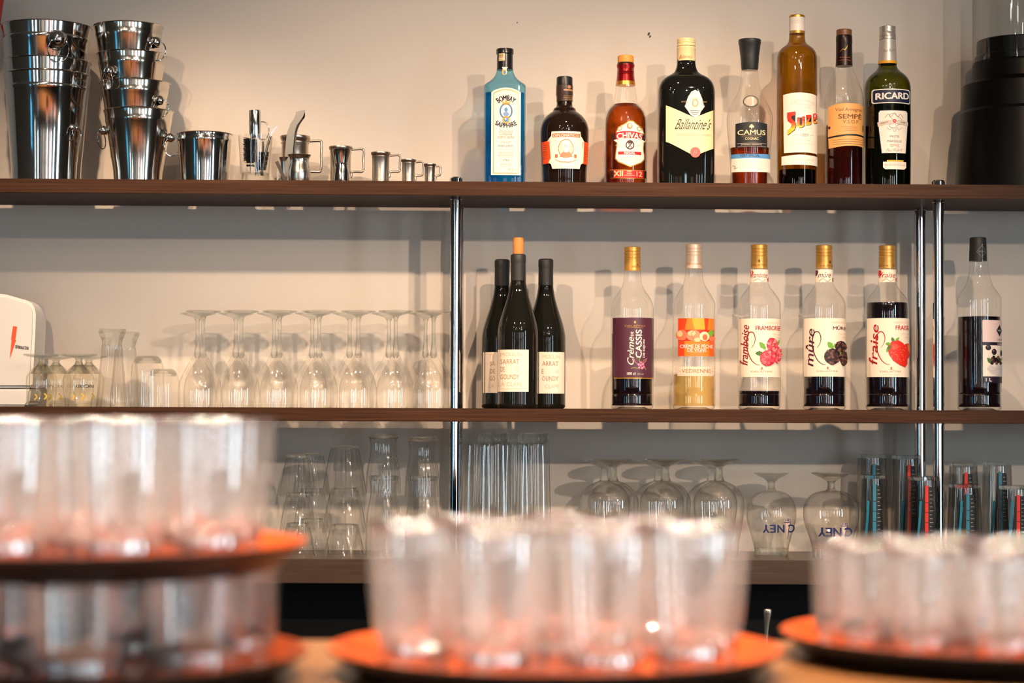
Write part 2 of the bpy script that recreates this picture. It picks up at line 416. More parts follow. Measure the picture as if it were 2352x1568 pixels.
m_grey_glow = pm('grey_glow_panel', (0.6, 0.6, 0.6), 0.6, emit=(0.9, 0.95, 1.0), es=1.3)
room_window(9, -0.95, -0.65, 0.35, 2.4, 'front', m_tan_glow)
room_window(10, -0.40, -0.22, 0.35, 2.4, 'front', m_grey_glow)
room_window(11, 0.15, 0.30, 0.35, 2.4, 'front', m_tan_glow)
room_window(12, 0.50, 0.75, 0.35, 2.4, 'front', m_grey_glow)
room_window(13, -1.75, -1.60, 0.35, 2.4, 'front', m_grey_glow)
room_window(14, 1.55, 1.75, 0.35, 2.4, 'front', m_tan_glow)
room_window(8, -6.4, -6.1, 0.5, 2.4, 'left', m_day)
struct(block('trim_1', -RX+.01, RX-.01, -0.03, -0.002, 0.0, Z3-0.055, mat=m_dark))
# marks on the plaster above the bottles
mk = pm('scuff', (0.10, 0.08, 0.07), 0.9)
for mx, my, r in ((1490, 78, 2.6), (1493, 84, 2.0), (1188, 52, 1.2)):
    p = P(mx, my, 0.0); me = lathe_me('scuff', [(0, 0), (r*.0009, 0), (r*.0009, .0005), (0, .0005)], 9)
    o = link('scuff', me, mk, bpy.data.objects['wall_back'], (p.x, -0.0003, p.z)); o.rotation_euler = (math.pi/2, 0.5, 0); o.scale = (1, 1.7, 1)
# ------------------------------------------------------------------ shelves and posts
SX0, SX1 = -1.45, 1.45
def board(name, zt, th, mat, label, y1=-0.034, cat='shelf'):
    o = link(name, box_me(name, SX0, SX1, YF, y1, zt-th, zt, 0.0012), mat); return tag(o, label, cat)
TH1, TH2, TH3 = 0.0285, 0.0262, 0.0475
board('shelf_board', Z1, TH1, m_shelf, 'topmost dark walnut shelf board carrying the ice buckets and spirit bottles')
board('shelf_board', Z2, TH2, m_shelf, 'middle dark walnut shelf board carrying wine glasses and liqueur bottles')
board('back_worktop', Z3, TH3, m_shelf3, 'lowest thick brown worktop carrying stacked tumblers and beer goblets', -0.03, 'worktop')
def post(px, Y, hw, label, cap=True):
    p = Pz(px, Z2, Y); r = hw*scale_at(Y)
    e = empty('shelf_post', (p.x, Y, Z3), label, 'post', 'chrome posts of the shelf rack')
    for za, zb in ((0.0, Z2-TH2-Z3), (Z2-Z3, Z1-TH1-Z3)):
        link('tube', lathe_me('tube', [(0, za), (r, za), (r, zb), (0, zb)], 40), m_chrome, e)
        link('collar', lathe_me('collar', [(r, zb-.0035), (r*1.08, zb-.003), (r*1.08, zb-.0004), (r, zb)], 32), m_chrome, e)
    if cap:
        zt = Z1-Z3
        link('end_cap', lathe_me('end_cap', [(0, zt), (r*1.15, zt), (r*1.15, zt+.011), (r*.95, zt+.0135), (0, zt+.0135)], 32), m_chrome, e)
post(1045, -0.235, 13.0, 'chrome front post left of the three dark wine bottles')
post(2156, -0.235, 13.0, 'bright chrome front post between the strawberry liqueur and the blackcurrant syrup')
post(1052, -0.075, 11.5, 'chrome rear post almost hidden behind the front post by the wine bottles')
post(2114, -0.075, 13.5, 'darker chrome rear post just right of the strawberry liqueur bottle')
# ------------------------------------------------------------------ bar counter in the foreground
bc = empty('bar_counter', (0, -2.72, 0), 'orange brown wooden bar counter in the blurred foreground under the trays', 'counter')
link('counter_top', box_me('counter_top', -1.6, 1.6, -0.33, 0.31, CT-.04, CT, .004), m_count, bc)
link('counter_body', box_me('counter_body', -1.55, 1.55, -0.25, 0.22, 0.0, CT-.0405, 0), m_dark, bc)
bk = empty('back_counter', (0, -0.33, 0), 'dark low back counter under the shelves', 'counter')
link('counter_top', box_me('counter_top', -1.6, 1.6, -0.30, 0.29, .74, .78, .003), m_dark, bk)
link('counter_body', box_me('counter_body', -1.55, 1.55, -0.26, 0.29, 0.0, .7395, 0), m_dark, bk)
# ------------------------------------------------------------------ bottle materials
g_clear = thin('clear_bottle_glass', (0.985, 0.985, 0.975), (0.16, 0.15, 0.12), 0.055, epow=7.0)
g_blue = thin('blue_bottle_glass', (0.50, 0.80, 0.93), (0.08, 0.30, 0.52), 0.06, epow=3)
l_blue = thin('blue_gin', (0.16, 0.60, 0.87), (0.01, 0.20, 0.46), 0.02)
g_amber = thin('amber_bottle_glass', (0.66, 0.42, 0.06), (0.10, 0.06, 0.01), 0.06, epow=2.5)
g_olive = thin('green_bottle_glass', (0.34, 0.34, 0.07), (0.03, 0.035, 0.01), 0.06, epow=2)
l_whisky = thin('whisky', (0.72, 0.30, 0.06), (0.12, 0.02, 0.0), 0.02, epow=1.5)
l_cognac = thin('cognac', (0.62, 0.20, 0.05), (0.08, 0.012, 0.0), 0.02, epow=1.5)
l_armag = thin('armagnac', (0.30, 0.06, 0.02), (0.04, 0.006, 0.0), 0.02, epow=1.2)
l_peach = thin('peach_liqueur', (0.96, 0.83, 0.52), (0.75, 0.50, 0.20), 0.02, epow=2)
l_black = pm('dark_cream_liqueur', (0.006, 0.003, 0.005), 0.08)
l_bitter = thin('bitter_dark', (0.10, 0.05, 0.01), (0.01, 0.005, 0.002), 0.02)
b_dark = pm('black_green_bottle_glass', (0.006, 0.006, 0.005), 0.03)
b_brown = pm('black_brown_bottle_glass', (0.012, 0.006, 0.004), 0.04)
b_wine = pm('wine_bottle_glass', (0.008, 0.008, 0.006), 0.03)
def ink(name, r, g, b, rough=0.5, metal=0.0): return pm('ink_'+name, srgb(r, g, b), rough, metal)
paper = pm('label_paper', srgb(243, 232, 218), 0.4); paper2 = pm('cream_paper', srgb(240, 216, 168), 0.4)
navy = ink('navy', 24, 28, 62); black = ink('black', 20, 18, 18); gold = ink('gold', 196, 148, 72, 0.35, 0.6); tan = ink('tan', 176, 130, 92)
grey = ink('grey', 150, 140, 132); red = ink('red', 200, 28, 30); brown = ink('brown', 120, 70, 42); orange = ink('orange', 240, 82, 24)
pale = ink('pale', 214, 200, 184); white = ink('white', 246, 240, 232); blue = ink('blue', 74, 136, 200); copper = ink('copper', 178, 104, 56)
def ring_cap(b, y0, y1, hw, mat, ridges=3, name='cap'):
    pts = [(y1, hw)]; n = ridges; h = (y1-y0)
    for k in range(n):
        yy = y1-h*0.5-h*0.4*(k/(n))
        pts += [(yy, hw), (yy-.8, hw*.93), (yy-2.2, hw*.93), (yy-3, hw)]
    pts += [(y0+1.5, hw), (y0, hw*.94)]
    return b.solid(name, pts, mat)
SP = 'spirit bottles on the top shelf'; YB = -0.165
# ---- blue gin
b = Px('gin_bottle', 'square light blue gin bottle with black cap and arched white label', 'bottle', 1158.5, YB, Z1, SP)
b.body([(None, 47), (409, 48), (300, 48), (205, 48.3), (198, 47.5), (194, 43), (189, 36), (183, 29), (176, 23.5), (168, 20), (158, 18.5)], g_blue, 3, 0.72, 5.0)
b.liquid(216, l_blue, 0.003)
c = b.solid('cap', [(161, 18.5), (126, 18.3), (124, 20), (115, 20), (113, 19)], pm('gin_cap', (0.012, 0.012, 0.014), 0.25), hdr=1, n=2)
b.hdr, b.n = 1, 2
b.art('tax_strip', [RC(1144, 122, 1158, 139, paper2, 1), T('1100', 1149, 130, 11, brown, rot=90, L=2, w=12)], c, R=19.5)
b.art('seal', [EL(1157, 164, 6, 8, gold, 2), EL(1158, 166, 3.4, 4, blue, 3), PG([(1151, 154), (1165, 154), (1161, 160), (1155, 160)], white, 3)], c, R=19.8)
b.hdr, b.n = 0.72, 5.0
def arch(x0, x1, ys, ya, yb): return [(x0, ys)]+[(x0+(x1-x0)*k/12, ys-(ys-ya)*math.sin(math.pi*k/12)**0.75) for k in range(1, 12)]+[(x1, ys), (x1, yb), (x0, yb)]
la = b.art('label', [PG(arch(1127, 1195, 212, 201, 402), paper, 1), PG(arch(1131.5, 1190.5, 214, 205, 398.5), gold, 2), PG(arch(1133, 1189, 215.5, 207, 397), paper, 3)])
b.art('lettering', [T('BOMBAY', 1161, 225, 12, navy, w=44, arc=32, bold=.5, L=5), T('SAPPHIRE', 1161, 288, 11, navy, w=49, arc=-42, bold=.4, L=5),
    T('Distilled', 1161, 302, 7, grey, w=31, shear=.4, L=4), T('LONDON', 1161, 308.5, 4.5, navy, w=28, L=4), T('DRY GIN', 1161, 315, 6, copper, w=35, L=4),
    T('Vapour', 1161, 326.5, 7.5, grey, w=24, shear=.4, L=4), T('INFUSED', 1161, 335, 4.5, navy, w=34, L=4), RC(1145, 342.6, 1179, 343.1, grey, 4),
    T('Hand selected', 1161, 350, 5, grey, w=30, shear=.3, L=4), T('exotic botanicals', 1161, 355.5, 5, grey, w=36, shear=.3, L=4), RC(1145, 360, 1179, 360.5, grey, 4),
    T('1761', 1161, 367.5, 5, black, w=12, L=4), RC(1146, 367.3, 1153, 367.8, grey, 4), RC(1169, 367.3, 1177, 367.8, grey, 4), T('IMPORTED', 1161, 377.5, 3, grey, w=25, L=4),
    T('ESTD', 1161, 382, 2.4, pale, w=25, L=4), T('1 L', 1138, 389, 6, grey, w=5.5, L=4), T('40% alc./vol', 1176.5, 389, 6, grey, w=20, L=4)], la)
b.art('crest', [EL(1161, 255, 16, 18, ink('lightblue', 118, 158, 206), 4), EL(1161, 255, 11.5, 15, white, 5), RING(1161, 255, 13.5, 16.5, 1.0, navy, 6), EL(1161, 252, 4, 5, blue, 6), EL(1161, 262, 7, 5, ink('lightblue', 118, 158, 206), 6),
    PG([(1153, 240), (1151, 231), (1157, 236), (1161, 228), (1165, 236), (1171, 231), (1169, 240)], gold, 6), EL(1161, 275, 8.5, 9, gold, 6), EL(1161, 275, 5, 5.5, blue, 7), EL(1160, 273.5, 1.8, 1.8, white, 8)], la)
# ---- dark rum
b = Px('rum_bottle', 'squat black brown rum bottle with cream portrait label and orange side bands', 'bottle', 1296, YB, Z1, SP)
b.body([(None, 51), (400, 51.5), (369, 53.5), (330, 55.8), (305, 56.2), (292, 55), (280, 51), (268, 42.5), (260, 33), (256, 27.5), (250, 25), (245, 19), (238, 18), (220, 18)], b_brown, 4)
c = b.solid('cap', [(196, 18.6), (181, 18.6), (178, 17.6), (176.5, 15)], m_black)
c = b.solid('neck_seal', [(234, 18.6), (222, 18.6), (219, 19.6), (197, 19.4), (196.5, 18)], pm('seal_brown', srgb(62, 44, 32), 0.35))
b.art('seal_print', [RC(1293, 204, 1315, 208, tan, 1), EL(1306, 199, 4, 4, tan, 1), RC(1293, 218.5, 1315, 219.2, tan, 1), RC(1293, 227.5, 1315, 228.2, tan, 1), T('MANTUANO', 1303, 223.6, 4, tan, w=19, L=1)], c, R=19.8)
sd = b.art('side_band', [PG([(1242, 323), (1262, 321), (1262, 374), (1245, 374)], orange, 1)], R=56.2); sd2 = b.art('side_band', [PG([(1332, 321), (1351, 323), (1348, 374), (1330, 374)], orange, 1)], R=56.2)
def lines(x0, x1, y0, y1, n, mat, L=2, t=0.9): return [RC(x0+random.uniform(0, 2), y0+(y1-y0)*k/n, x1-random.uniform(0, 4), y0+(y1-y0)*k/n+t, mat, L) for k in range(n)]
b.art('band_print', lines(1245, 1257, 331, 366, 8, brown), sd, R=56.2); b.art('band_print', lines(1336, 1348, 331, 368, 8, brown), sd2, R=56.2)
x0, x1, y0, y1 = 1263, 1332, 301, 387
la = b.art('label', [PG([(x0+1, y0), (x1-1, y0), (x1, y0+10), (x1+5, y0+16), (x1+8, y0+22), (x1+1, y0+24), (x1+1, y1-25), (x1+6, y1-15), (x1, y1-11), (x1-3, y1), (x0+3, y1), (x0, y1-11), (x0-6, y1-15), (x0-1, y1-25), (x0-1, y0+24), (x0-8, y0+22), (x0-5, y0+16), (x0, y0+10)], paper, 3)], R=56.2)
b.art('lettering', [RC(1265.5, 306, 1330, 314.8, copper, 4), T('DIPLOMÁTICO', 1297.5, 310, 7.4, white, w=60, L=5), T('MANTUANO', 1297, 373, 4.5, tan, w=32, arc=-120, L=4), T('RON DE VENEZUELA', 1297, 382, 3, pale, w=58, L=4)], la, R=56.2)
b.art('portrait', [EL(1297, 341, 18, 22, copper, 4), EL(1297, 341, 16.5, 20.5, pale, 5), EL(1297, 334, 8, 10, paper, 6), PG([(1283, 360), (1286, 352), (1293, 347), (1302, 347), (1309, 352), (1312, 360)], tan, 6), PG([(1292, 341), (1303, 341), (1301, 350), (1294, 350)], white, 7), PG([(1288.5, 333), (1290, 325), (1297, 322.5), (1304, 325), (1305.5, 333), (1302, 329), (1293, 329)], white, 7), RC(1293, 333, 1295.6, 334, copper, 7), RC(1299, 333, 1301.6, 334, copper, 7), ST([(1297, 334), (1298, 338), (1296.5, 339)], .7, copper, 7),
    RC(1272, 354, 1278, 362, copper, 5), RC(1316, 354, 1322, 362, copper, 5), ST([(1272, 366), (1285, 371), (1297, 372), (1309, 371), (1322, 366)], 1.0, tan, 5), ST([(1272, 320), (1277, 326), (1275, 334), (1280, 340), (1276, 348)], .8, pale, 5), ST([(1322, 320), (1317, 326), (1319, 334), (1314, 340), (1318, 348)], .8, pale, 5)], la, R=56.2)
# ---- blended whisky, amber
b = Px('whisky_bottle', 'amber whisky bottle with cork top, red neck foil and white shield label', 'bottle', 1436.3, YB, Z1, SP)
b.body([(None, 48.5), (405, 49), (300, 49.6), (282, 49.4), (270, 48), (258, 44), (249, 38), (242, 31), (237, 28), (222, 25.5), (200, 22.5), (150, 19)], g_clear, 4)
b.liquid(240, l_whisky, .0025)
b.solid('neck_foil', [(188, 21.6), (178, 20.3), (172, 19.3), (171, 20), (169, 19), (166, 20), (164, 19.2), (158, 19.4), (152, 20.6), (149, 20.4)], pm('red_foil', srgb(150, 12, 16), 0.25, 0.6))
b.solid('neck_band', [(196.5, 22.9), (188, 22.2), (187.5, 21)], pm('gold_foil', srgb(222, 160, 70), 0.3, 0.8))
b.solid('neck_ring', [(152, 20.8), (146, 19), (144.5, 18)], pm('foil_dark', srgb(60, 40, 34), .3, .5))
b.solid('cap', [(144.5, 18.6), (131, 18.6), (129, 17.8), (128, 16)], pm('cork_cap', srgb(214, 146, 62), 0.55))
dkbr = ink('darkbrown', 46, 22, 16)
sh = lambda d: [(1436+ (x)*1.0*(1-d*.03), y) for x, y in []]
shield = [(-10, 283), (0, 277), (10, 277), (16, 283), (24, 290), (31, 291), (35, 299), (39, 312), (43, 320), (34, 327), (33, 340), (38, 353), (38, 364), (30, 373), (15, 379), (3, 383), (-9, 379), (-26, 372), (-33, 364), (-32, 353), (-28, 340), (-29, 327), (-38, 320), (-34, 312), (-30, 299), (-26, 291), (-18, 288)]
la = b.art('label', [PG([(1441.5+x, y) for x, y in shield], gold, 1), PG([(1441.5+x*.94, 330+(y-330)*.955) for x, y in shield], paper, 2),
   PG([(1402, 308), (1409, 304), (1425, 301), (1441, 300.5), (1458, 302), (1475, 305), (1481, 309), (1480, 322), (1474, 319), (1458, 317), (1441, 316), (1425, 317), (1408, 320), (1402, 323)], dkbr, 3),
   PG([(1410, 304), (1425, 301), (1441, 300.5), (1458, 302), (1474, 305), (1472, 318.5), (1458, 317), (1441, 316), (1425, 317), (1411, 319.5)], red, 4)])
b.art('lettering', [T('CHIVAS', 1442.5, 310.5, 13, white, w=59, bold=.5, arc=160, L=6), RC(1416, 347.5, 1470, 354.5, red, 4), T('REGAL', 1442.5, 351, 5, white, w=26, bold=.3, L=5), T('ESTD', 1417, 333, 3, pale, w=13, L=4), T('1801', 1464, 333, 3, pale, w=11, L=4)]+[RC(1424, y, 1460, y+.8, pale, 4) for y in (360, 364, 368)], la)
b.art('emblem', [RING(1443, 333, 9, 9, 2.6, dkbr, 4), PG([(1436, 324), (1443, 321), (1450, 324), (1447, 329), (1439, 329)], dkbr, 5), ST([(1438, 340), (1448, 327)], 2.2, dkbr, 5, 1), ST([(1438, 327), (1448, 340)], 1.6, red, 5, 1), EL(1442, 289, 7, 7, tan, 4), EL(1443, 288, 4, 4.5, pale, 5),
    ST([(1413, 297), (1418, 290), (1424, 293), (1420, 299), (1415, 297)], 1.3, gold, 4), ST([(1471, 297), (1466, 290), (1460, 293), (1464, 299), (1469, 297)], 1.3, gold, 4)]+[ST([(1443+14*math.cos(a), 333+12*math.sin(a)), (1443+25*math.cos(a), 333+17*math.sin(a))], .5, pale, 3, 1) for a in [k*.35 for k in range(18)]], la)
lb = b.art('lower_label', [PG([(1398, 388), (1441, 390), (1483, 388), (1482, 408), (1441, 410), (1399, 408)], gold, 1), PG([(1398, 389.5), (1441, 391.5), (1483, 389.5), (1482, 406.5), (1441, 408.5), (1399, 406.5)], red, 2), PG([(1398, 389.5), (1406, 390), (1406, 407), (1399, 406.5)], dkbr, 3), PG([(1476, 390), (1483, 389.5), (1482, 406.5), (1476, 407)], dkbr, 3)])
b.art('lettering', [T('XII', 1416.5, 398, 12, paper2, w=20, bold=.6, L=4), T('12', 1465.5, 398.5, 11.5, paper2, w=13, bold=.3, L=4), T('AGED', 1441, 393.8, 2.8, paper2, w=11, L=4), T('YEARS', 1441, 398.5, 2.8, paper2, w=13, L=4), RC(1430, 402, 1455, 402.7, paper2, 4)], lb)
# ---- big dark whisky
b = Px('whisky_bottle', 'tall black whisky bottle with cream cap and cream chevron label', 'bottle', 1575.5, YB, Z1, SP)
b.body([(None, 64), (405, 65), (300, 65.6), (216, 65.6), (205, 64.6), (195, 61.5), (186, 56), (179, 48), (173, 37), (167, 28.5), (160, 24.5), (150, 21.8), (138, 21)], b_dark, 4, 0.72, 3.2)
b.hdr, b.n = 1, 2
cm_ = pm('cream_cap', srgb(238, 214, 160), 0.4)
c = b.solid('cap', [(107, 21.2), (103.6, 21.2), (103, 20.4), (100, 20.4), (99, 21.2), (95, 20.8), (94, 21.2), (91, 20.9), (89.5, 19.4)], cm_)
c = b.solid('cap_skirt', [(141.5, 21.6), (113, 21.2), (112, 21.6), (110, 21.6), (109, 21), (107.6, 20)], cm_)
b.art('cap_print', [T('Ballantine\'s', 1573.5, 129.5, 9, copper, w=28, shear=.35, L=1)], c, R=21.6)
b.hdr, b.n = 0.72, 3.2
la = b.art('label', [PG([(1524.5, 241), (1590.5, 270), (1641, 248.5), (1641, 337), (1602, 353), (1586, 356), (1532.5, 328), (1524.5, 325)], paper2, 1)])
b.art('lettering', [T('Ballantine\'s', 1589.5, 284.5, 25, black, w=80, shear=.45, L=2), T('BLENDED SCOTCH WHISKY', 1590.5, 309.5, 4.6, grey, w=79, L=2)]+[RC(1562+o, y, 1620-o, y+.8, pale, 2) for y, o in ((315, 0), (318.5, 5), (322, 3), (327, 14))], la)
b.art('seal', [EL(1592, 349.5, 12, 12, ink('seal_red', 222, 84, 78), 3), RING(1592, 349.5, 9.5, 9.5, .7, ink('seal_line', 238, 140, 126), 4), T('B', 1592, 349.5, 12, ink('seal_line', 238, 140, 126), shear=.3, L=4)], la)
slv = ink('silver', 176, 168, 160, 0.4, 0.5)
b.art('crest', [PG([(1575, 222), (1583, 210), (1592, 206), (1602, 212), (1608, 226), (1609, 240), (1614, 244), (1605, 256), (1602, 264), (1591, 270), (1580, 263), (1575, 255), (1567, 244), (1574, 238)], slv, 1), EL(1591.5, 236, 10, 13, ink('silver2', 206, 196, 184), 2), RING(1591.5, 236, 6, 8, 1.4, tan, 3), RC(1580, 254, 1602, 255, black, 3), RC(1582, 258, 1600, 259, black, 3), RC(1585, 262, 1597, 263, black, 3), T('ESTD', 1566, 233.5, 3, tan, w=12, L=2), T('1827', 1614, 233.5, 3, tan, w=11, L=2), ST([(1578, 226), (1584, 222), (1583, 232), (1579, 240), (1585, 246)], 1.6, white, 3), ST([(1604, 226), (1598, 222), (1600, 232), (1604, 240), (1598, 246)], 1.6, white, 3)])
# ---- cognac
b = Px('cognac_bottle', 'clear waisted cognac bottle nearly empty with tall black stopper', 'bottle', 1721.8, YB, Z1, SP)
b.body([(None, 43), (400, 44), (342, 48), (301, 51.6), (280, 53), (268, 52.4), (258, 50.4), (245, 45), (229, 36.4), (214, 28.5), (200, 23.5), (186, 21), (163, 20)], g_clear, 3)
b.liquid(341, l_cognac, .003)
b.solid('stopper', [(161, 18.5), (158, 19.6), (130, 21.5), (103, 25), (101, 26), (92.5, 26.2), (91, 24.5)], pm('stopper_black', (0.02, 0.02, 0.02), 0.42))
md = b.art('medallion', [RING(1719.5, 233, 17, 13, 2.2, ink('dark_glass', 70, 66, 60), 6), EL(1719.5, 233, 14, 10.5, pm('glass_relief', (0.55, 0.47, 0.38), .2), 4), ST([(1712, 235), (1717, 230), (1721, 234), (1726, 231)], 1.0, pale, 6)], R=36, lift=.001)
cblk = ink('label_black', 26, 28, 32)
def curve_rect(x0, x1, y0, y1, sag): 
    n = 10; u = lambda k: 1-(2*k/n-1)**2
    return [(x0+(x1-x0)*k/n, y0-sag*u(k)) for k in range(n+1)]+[(x1-(x1-x0)*k/n, y1-sag*u(k)) for k in range(n+1)]
la = b.art('label', [PG(curve_rect(1683.5, 1757, 283, 340, 3.5), cblk, 1)], R=53)
b.art('lettering', [T('CAMUS', 1720, 303.5, 11, paper2, w=64, bold=.3, L=2), T('INDEPENDENT SINCE 1863', 1719.5, 312, 2.2, tan, w=46, L=2), T('COGNAC', 1719.5, 318, 5.4, paper2, w=31, L=2, bold=.15), RC(1687, 328.5, 1754, 329, pale, 2), T('INTENSELY AROMATIC', 1719.5, 331.5, 2.8, pale, w=48, L=2), RC(1687, 335.5, 1754, 336, pale, 2)], la, R=53)
b.art('emblem', [EL(1719, 288, 2.8, 2.8, paper2, 2), EL(1716, 290.5, 2.6, 2.6, paper2, 2), EL(1722, 290.5, 2.6, 2.6, paper2, 2), RC(1718, 290, 1720, 296, paper2, 2)], la, R=53)
l2 = b.art('lower_label', [PG(curve_rect(1675.5, 1767, 352, 364.5, -1), ink('camblue', 86, 148, 206), 1), PG(curve_rect(1677, 1766, 362, 393, -1.5), paper, 2)], R=48.5)
b.art('lettering', [T('VERY SPECIAL', 1716, 356.5, 6.6, navy, w=45, L=3)]+[RC(1692, 368+4.4*k, 1756, 368.7+4.4*k, pale, 3) for k in range(5)]+[ST([(1678, 378), (1684, 381), (1682, 386), (1688, 384)], 1.4, grey, 3)], l2, R=48.5)
# ---- gentian aperitif
b = Px('aperitif_bottle', 'tallest bottle, amber glass with white cap and red lettered white label', 'bottle', 1830.6, YB, Z1, SP)
b.body([(None, 45.5), (405, 46), (300, 46.4), (140, 46.6), (130, 45.8), (120, 42.5), (112, 36.5), (106, 29), (101, 23), (95, 19.6), (86, 18.4), (74, 18)], g_amber, 4)
b.liquid(392, l_bitter, .003)
c = b.solid('cap', [(78, 18.4), (76, 18.4), (70, 18.2), (57, 18.2), (56.4, 17.6), (55.4, 18.2), (53.4, 17.8), (52.4, 18.2), (41, 18), (39, 18)], pm('white_cap', srgb(232, 222, 212), 0.4))
b.art('cap_band', [RC(1813, 69, 1848, 75, gold, 1)], c, R=18.5)
b.solid('cap_top', [(41, 18.5), (37, 18.3), (35.3, 16)], pm('gold_foil', srgb(222, 160, 70), 0.3, 0.8))
la = b.art('label', [PG([(1793.5, 216), (1810, 213), (1830, 212), (1850, 213), (1875.5, 216), (1875, 351), (1850, 349.5), (1825, 350), (1795, 350)], paper, 1), PG([(1790.5, 357.5), (1830, 354.5), (1876, 357), (1876, 378.5), (1840, 378), (1790.5, 377.5)], paper, 1)])
yel = ink('suzeyel', 250, 196, 54); sor = ink('suzeor', 236, 106, 30); srd = ink('suzered', 214, 54, 34)
cq = lambda pts: [(1650+x*.268, 20+y*.268) for x, y in pts]
S_ = cq([(566, 886), (630, 880), (628, 914), (603, 916), (598, 930), (604, 944), (634, 974), (636, 1004), (624, 1036), (568, 1080), (567, 1038), (596, 1018), (604, 1002), (598, 986), (570, 958), (564, 926)])
U_ = cq([(646, 932), (669, 928), (668, 992), (674, 999), (683, 998), (688, 990), (688, 925), (712, 920), (710, 1000), (690, 1017), (664, 1021), (645, 1006)])
Z_ = cq([(724, 910), (772, 904), (771, 924), (747, 968), (772, 964), (770, 988), (722, 996), (723, 976), (747, 930), (724, 934)])
E_ = cq([(792, 894), (816, 884), (832, 892), (831, 934), (804, 940), (804, 956), (831, 950), (829, 968), (800, 976), (788, 962)])
its = []
for g, c0 in ((S_, 285), (U_, 281), (Z_, 276), (E_, 272)):
    its.append(PG([(x+1.3, y+1.1) for x, y in g], black, 2)); its += BANDS(g, [c0-3, c0+3, c0+8], [srd, sor, ink('suzemid', 246, 150, 40), yel], 4)
its.append(PG(cq([(806, 900), (818, 897), (818, 918), (806, 922)]), paper, 6))
b.art('brand_lettering', its, la)
b.art('lettering', [T('GENTIANE', 1838, 230, 6, pale, w=58, arc=60, L=2), RC(1820, 239, 1862, 240, pale, 2), RC(1824, 243, 1858, 243.8, pale, 2), RC(1827, 247, 1857, 247.8, pale, 2), ST([(1802, 306), (1830, 299), (1862, 292)], .7, pale, 2), RC(1816, 309, 1829, 309.6, grey, 2), RC(1852, 309, 1864, 309.6, grey, 2), T('1889', 1841, 309.5, 7, grey, w=18, L=2), T('Saveur d\'origine', 1839, 322, 5, pale, w=33, L=2), T('à base de racines de gentiane', 1838, 329.5, 4.4, pale, w=56, L=2), T('DISTILLERIE FRANCAISE', 1838, 366.5, 4, pale, w=52, L=2)], la)
# ---- armagnac
b = Px('armagnac_bottle', 'slim clear armagnac bottle with dark foil neck and orange tan label', 'bottle', 1939, YB, Z1, SP)
b.body([(None, 43.5), (405, 44), (300, 44.3), (235, 44.4), (222, 43.8), (212, 42), (199, 38), (184, 32), (170, 25.5), (158, 20.5), (150, 19), (140, 18.5)], g_clear, 3)
b.liquid(289, l_armag, .0025)
c = b.solid('neck_foil', [(152.5, 19.6), (138, 19), (100, 18.6), (98, 19), (84, 18.8), (82, 17.8)], pm('foil_brown', srgb(40, 24, 20), 0.3, .4))
b.art('foil_print', [ST([(1927, 118), (1933, 112), (1937, 114), (1944, 104), (1940, 112)], 1.2, gold, 1), T('Armagnac', 1938, 131.5, 4, copper, w=24, L=1), RC(1925, 137.3, 1953, 138, copper, 1)], c, R=19.3)
b.solid('cap', [(82, 18), (70, 17.9), (68.5, 16.5), (68, 14)], pm('cap_wood', srgb(120, 76, 44), 0.4))
lt = pm('orange_label', srgb(226, 166, 96), 0.45)
la = b.art('label', [PG([(1898, 243), (1910, 238.5), (1930, 236.5), (1950, 236.5), (1968, 237), (1982, 240), (1982, 309), (1960, 307), (1935, 307.5), (1898, 312)], lt, 1), PG([(1898.5, 316), (1935, 311.5), (1960, 311), (1982, 313), (1982.5, 336), (1960, 334), (1935, 334.5), (1899, 339)], lt, 1), PG([(1898, 312), (1935, 307.5), (1960, 307), (1982, 309), (1982, 313), (1960, 311), (1935, 311.5), (1898.5, 316)], black, 1)])
b.art('lettering', [T('Vieil Armagnac', 1944, 252, 10, brown, w=66, shear=.15, L=2), T('SEMPÉ', 1946, 265.5, 13, brown, w=56, bold=.35, L=2), T('V.S.O.P.', 1948, 279, 8, brown, w=40, L=2), RC(1924, 290.5, 1963, 291.3, copper, 2), RC(1930, 295, 1962, 295.8, copper, 2), RC(1932, 299, 1966, 299.8, copper, 2), RC(1976.5, 285, 1982, 300, dkbr, 2), RC(1898.6, 288, 1902, 294, dkbr, 2)]+[PG([(1906, y+1.2), (1940, y), (1980, y+.4), (1980, y+1.1), (1940, y+.7), (1906, y+2)], brown, 2) for y in (319, 324, 329)], la)
# ---- pastis
b = Px('pastis_bottle', 'dark green pastis bottle with silver cap, navy name plate and white label', 'bottle', 2039, YB, Z1, SP)
b.body([(None, 52), (405, 52.6), (300, 53), (205, 53), (196, 52), (187, 49.6), (179, 45), (172, 38.5), (166, 31), (160, 25), (154, 21.6), (147, 20.3), (135, 19.6)], g_olive, 4)
b.liquid(232, pm('pastis_dark', (0.008, 0.009, 0.006), .1), .002)
b.solid('neck_sleeve', [(143, 21.0), (118, 20), (93, 18.8), (92, 17)], pm('silver_paper', srgb(206, 198, 190), .35, .35))
b.solid('neck_band', [(148, 22.0), (141.5, 21.2)], pm('yellow_band', srgb(236, 168, 34), .4), top=False, bottom=False)
b.solid('cap', [(92, 19), (85, 19.2), (84.5, 18.2), (83.6, 19), (76, 18.8), (75, 18.2), (72, 18.8), (69, 18.2), (66, 19), (62.5, 18.8), (61.5, 17)], pm('silver_cap', srgb(196, 188, 178), .3, .6))
b.art('neck_print', [T('Paul Ricard', 2040, 115, 7, grey, w=28, shear=.3, slope=.12, L=1)], R=20.4)
la = b.art('name_plate', [PG(octo(1995, 203.5, 2086, 236.5, 3.5), white, 1), PG(octo(1997, 205.7, 2084, 234.3, 3), navy, 2)])
b.art('lettering', [T('RICARD', 2042, 219.5, 14.5, white, w=78, bold=.9, slope=.02, L=4)], la)
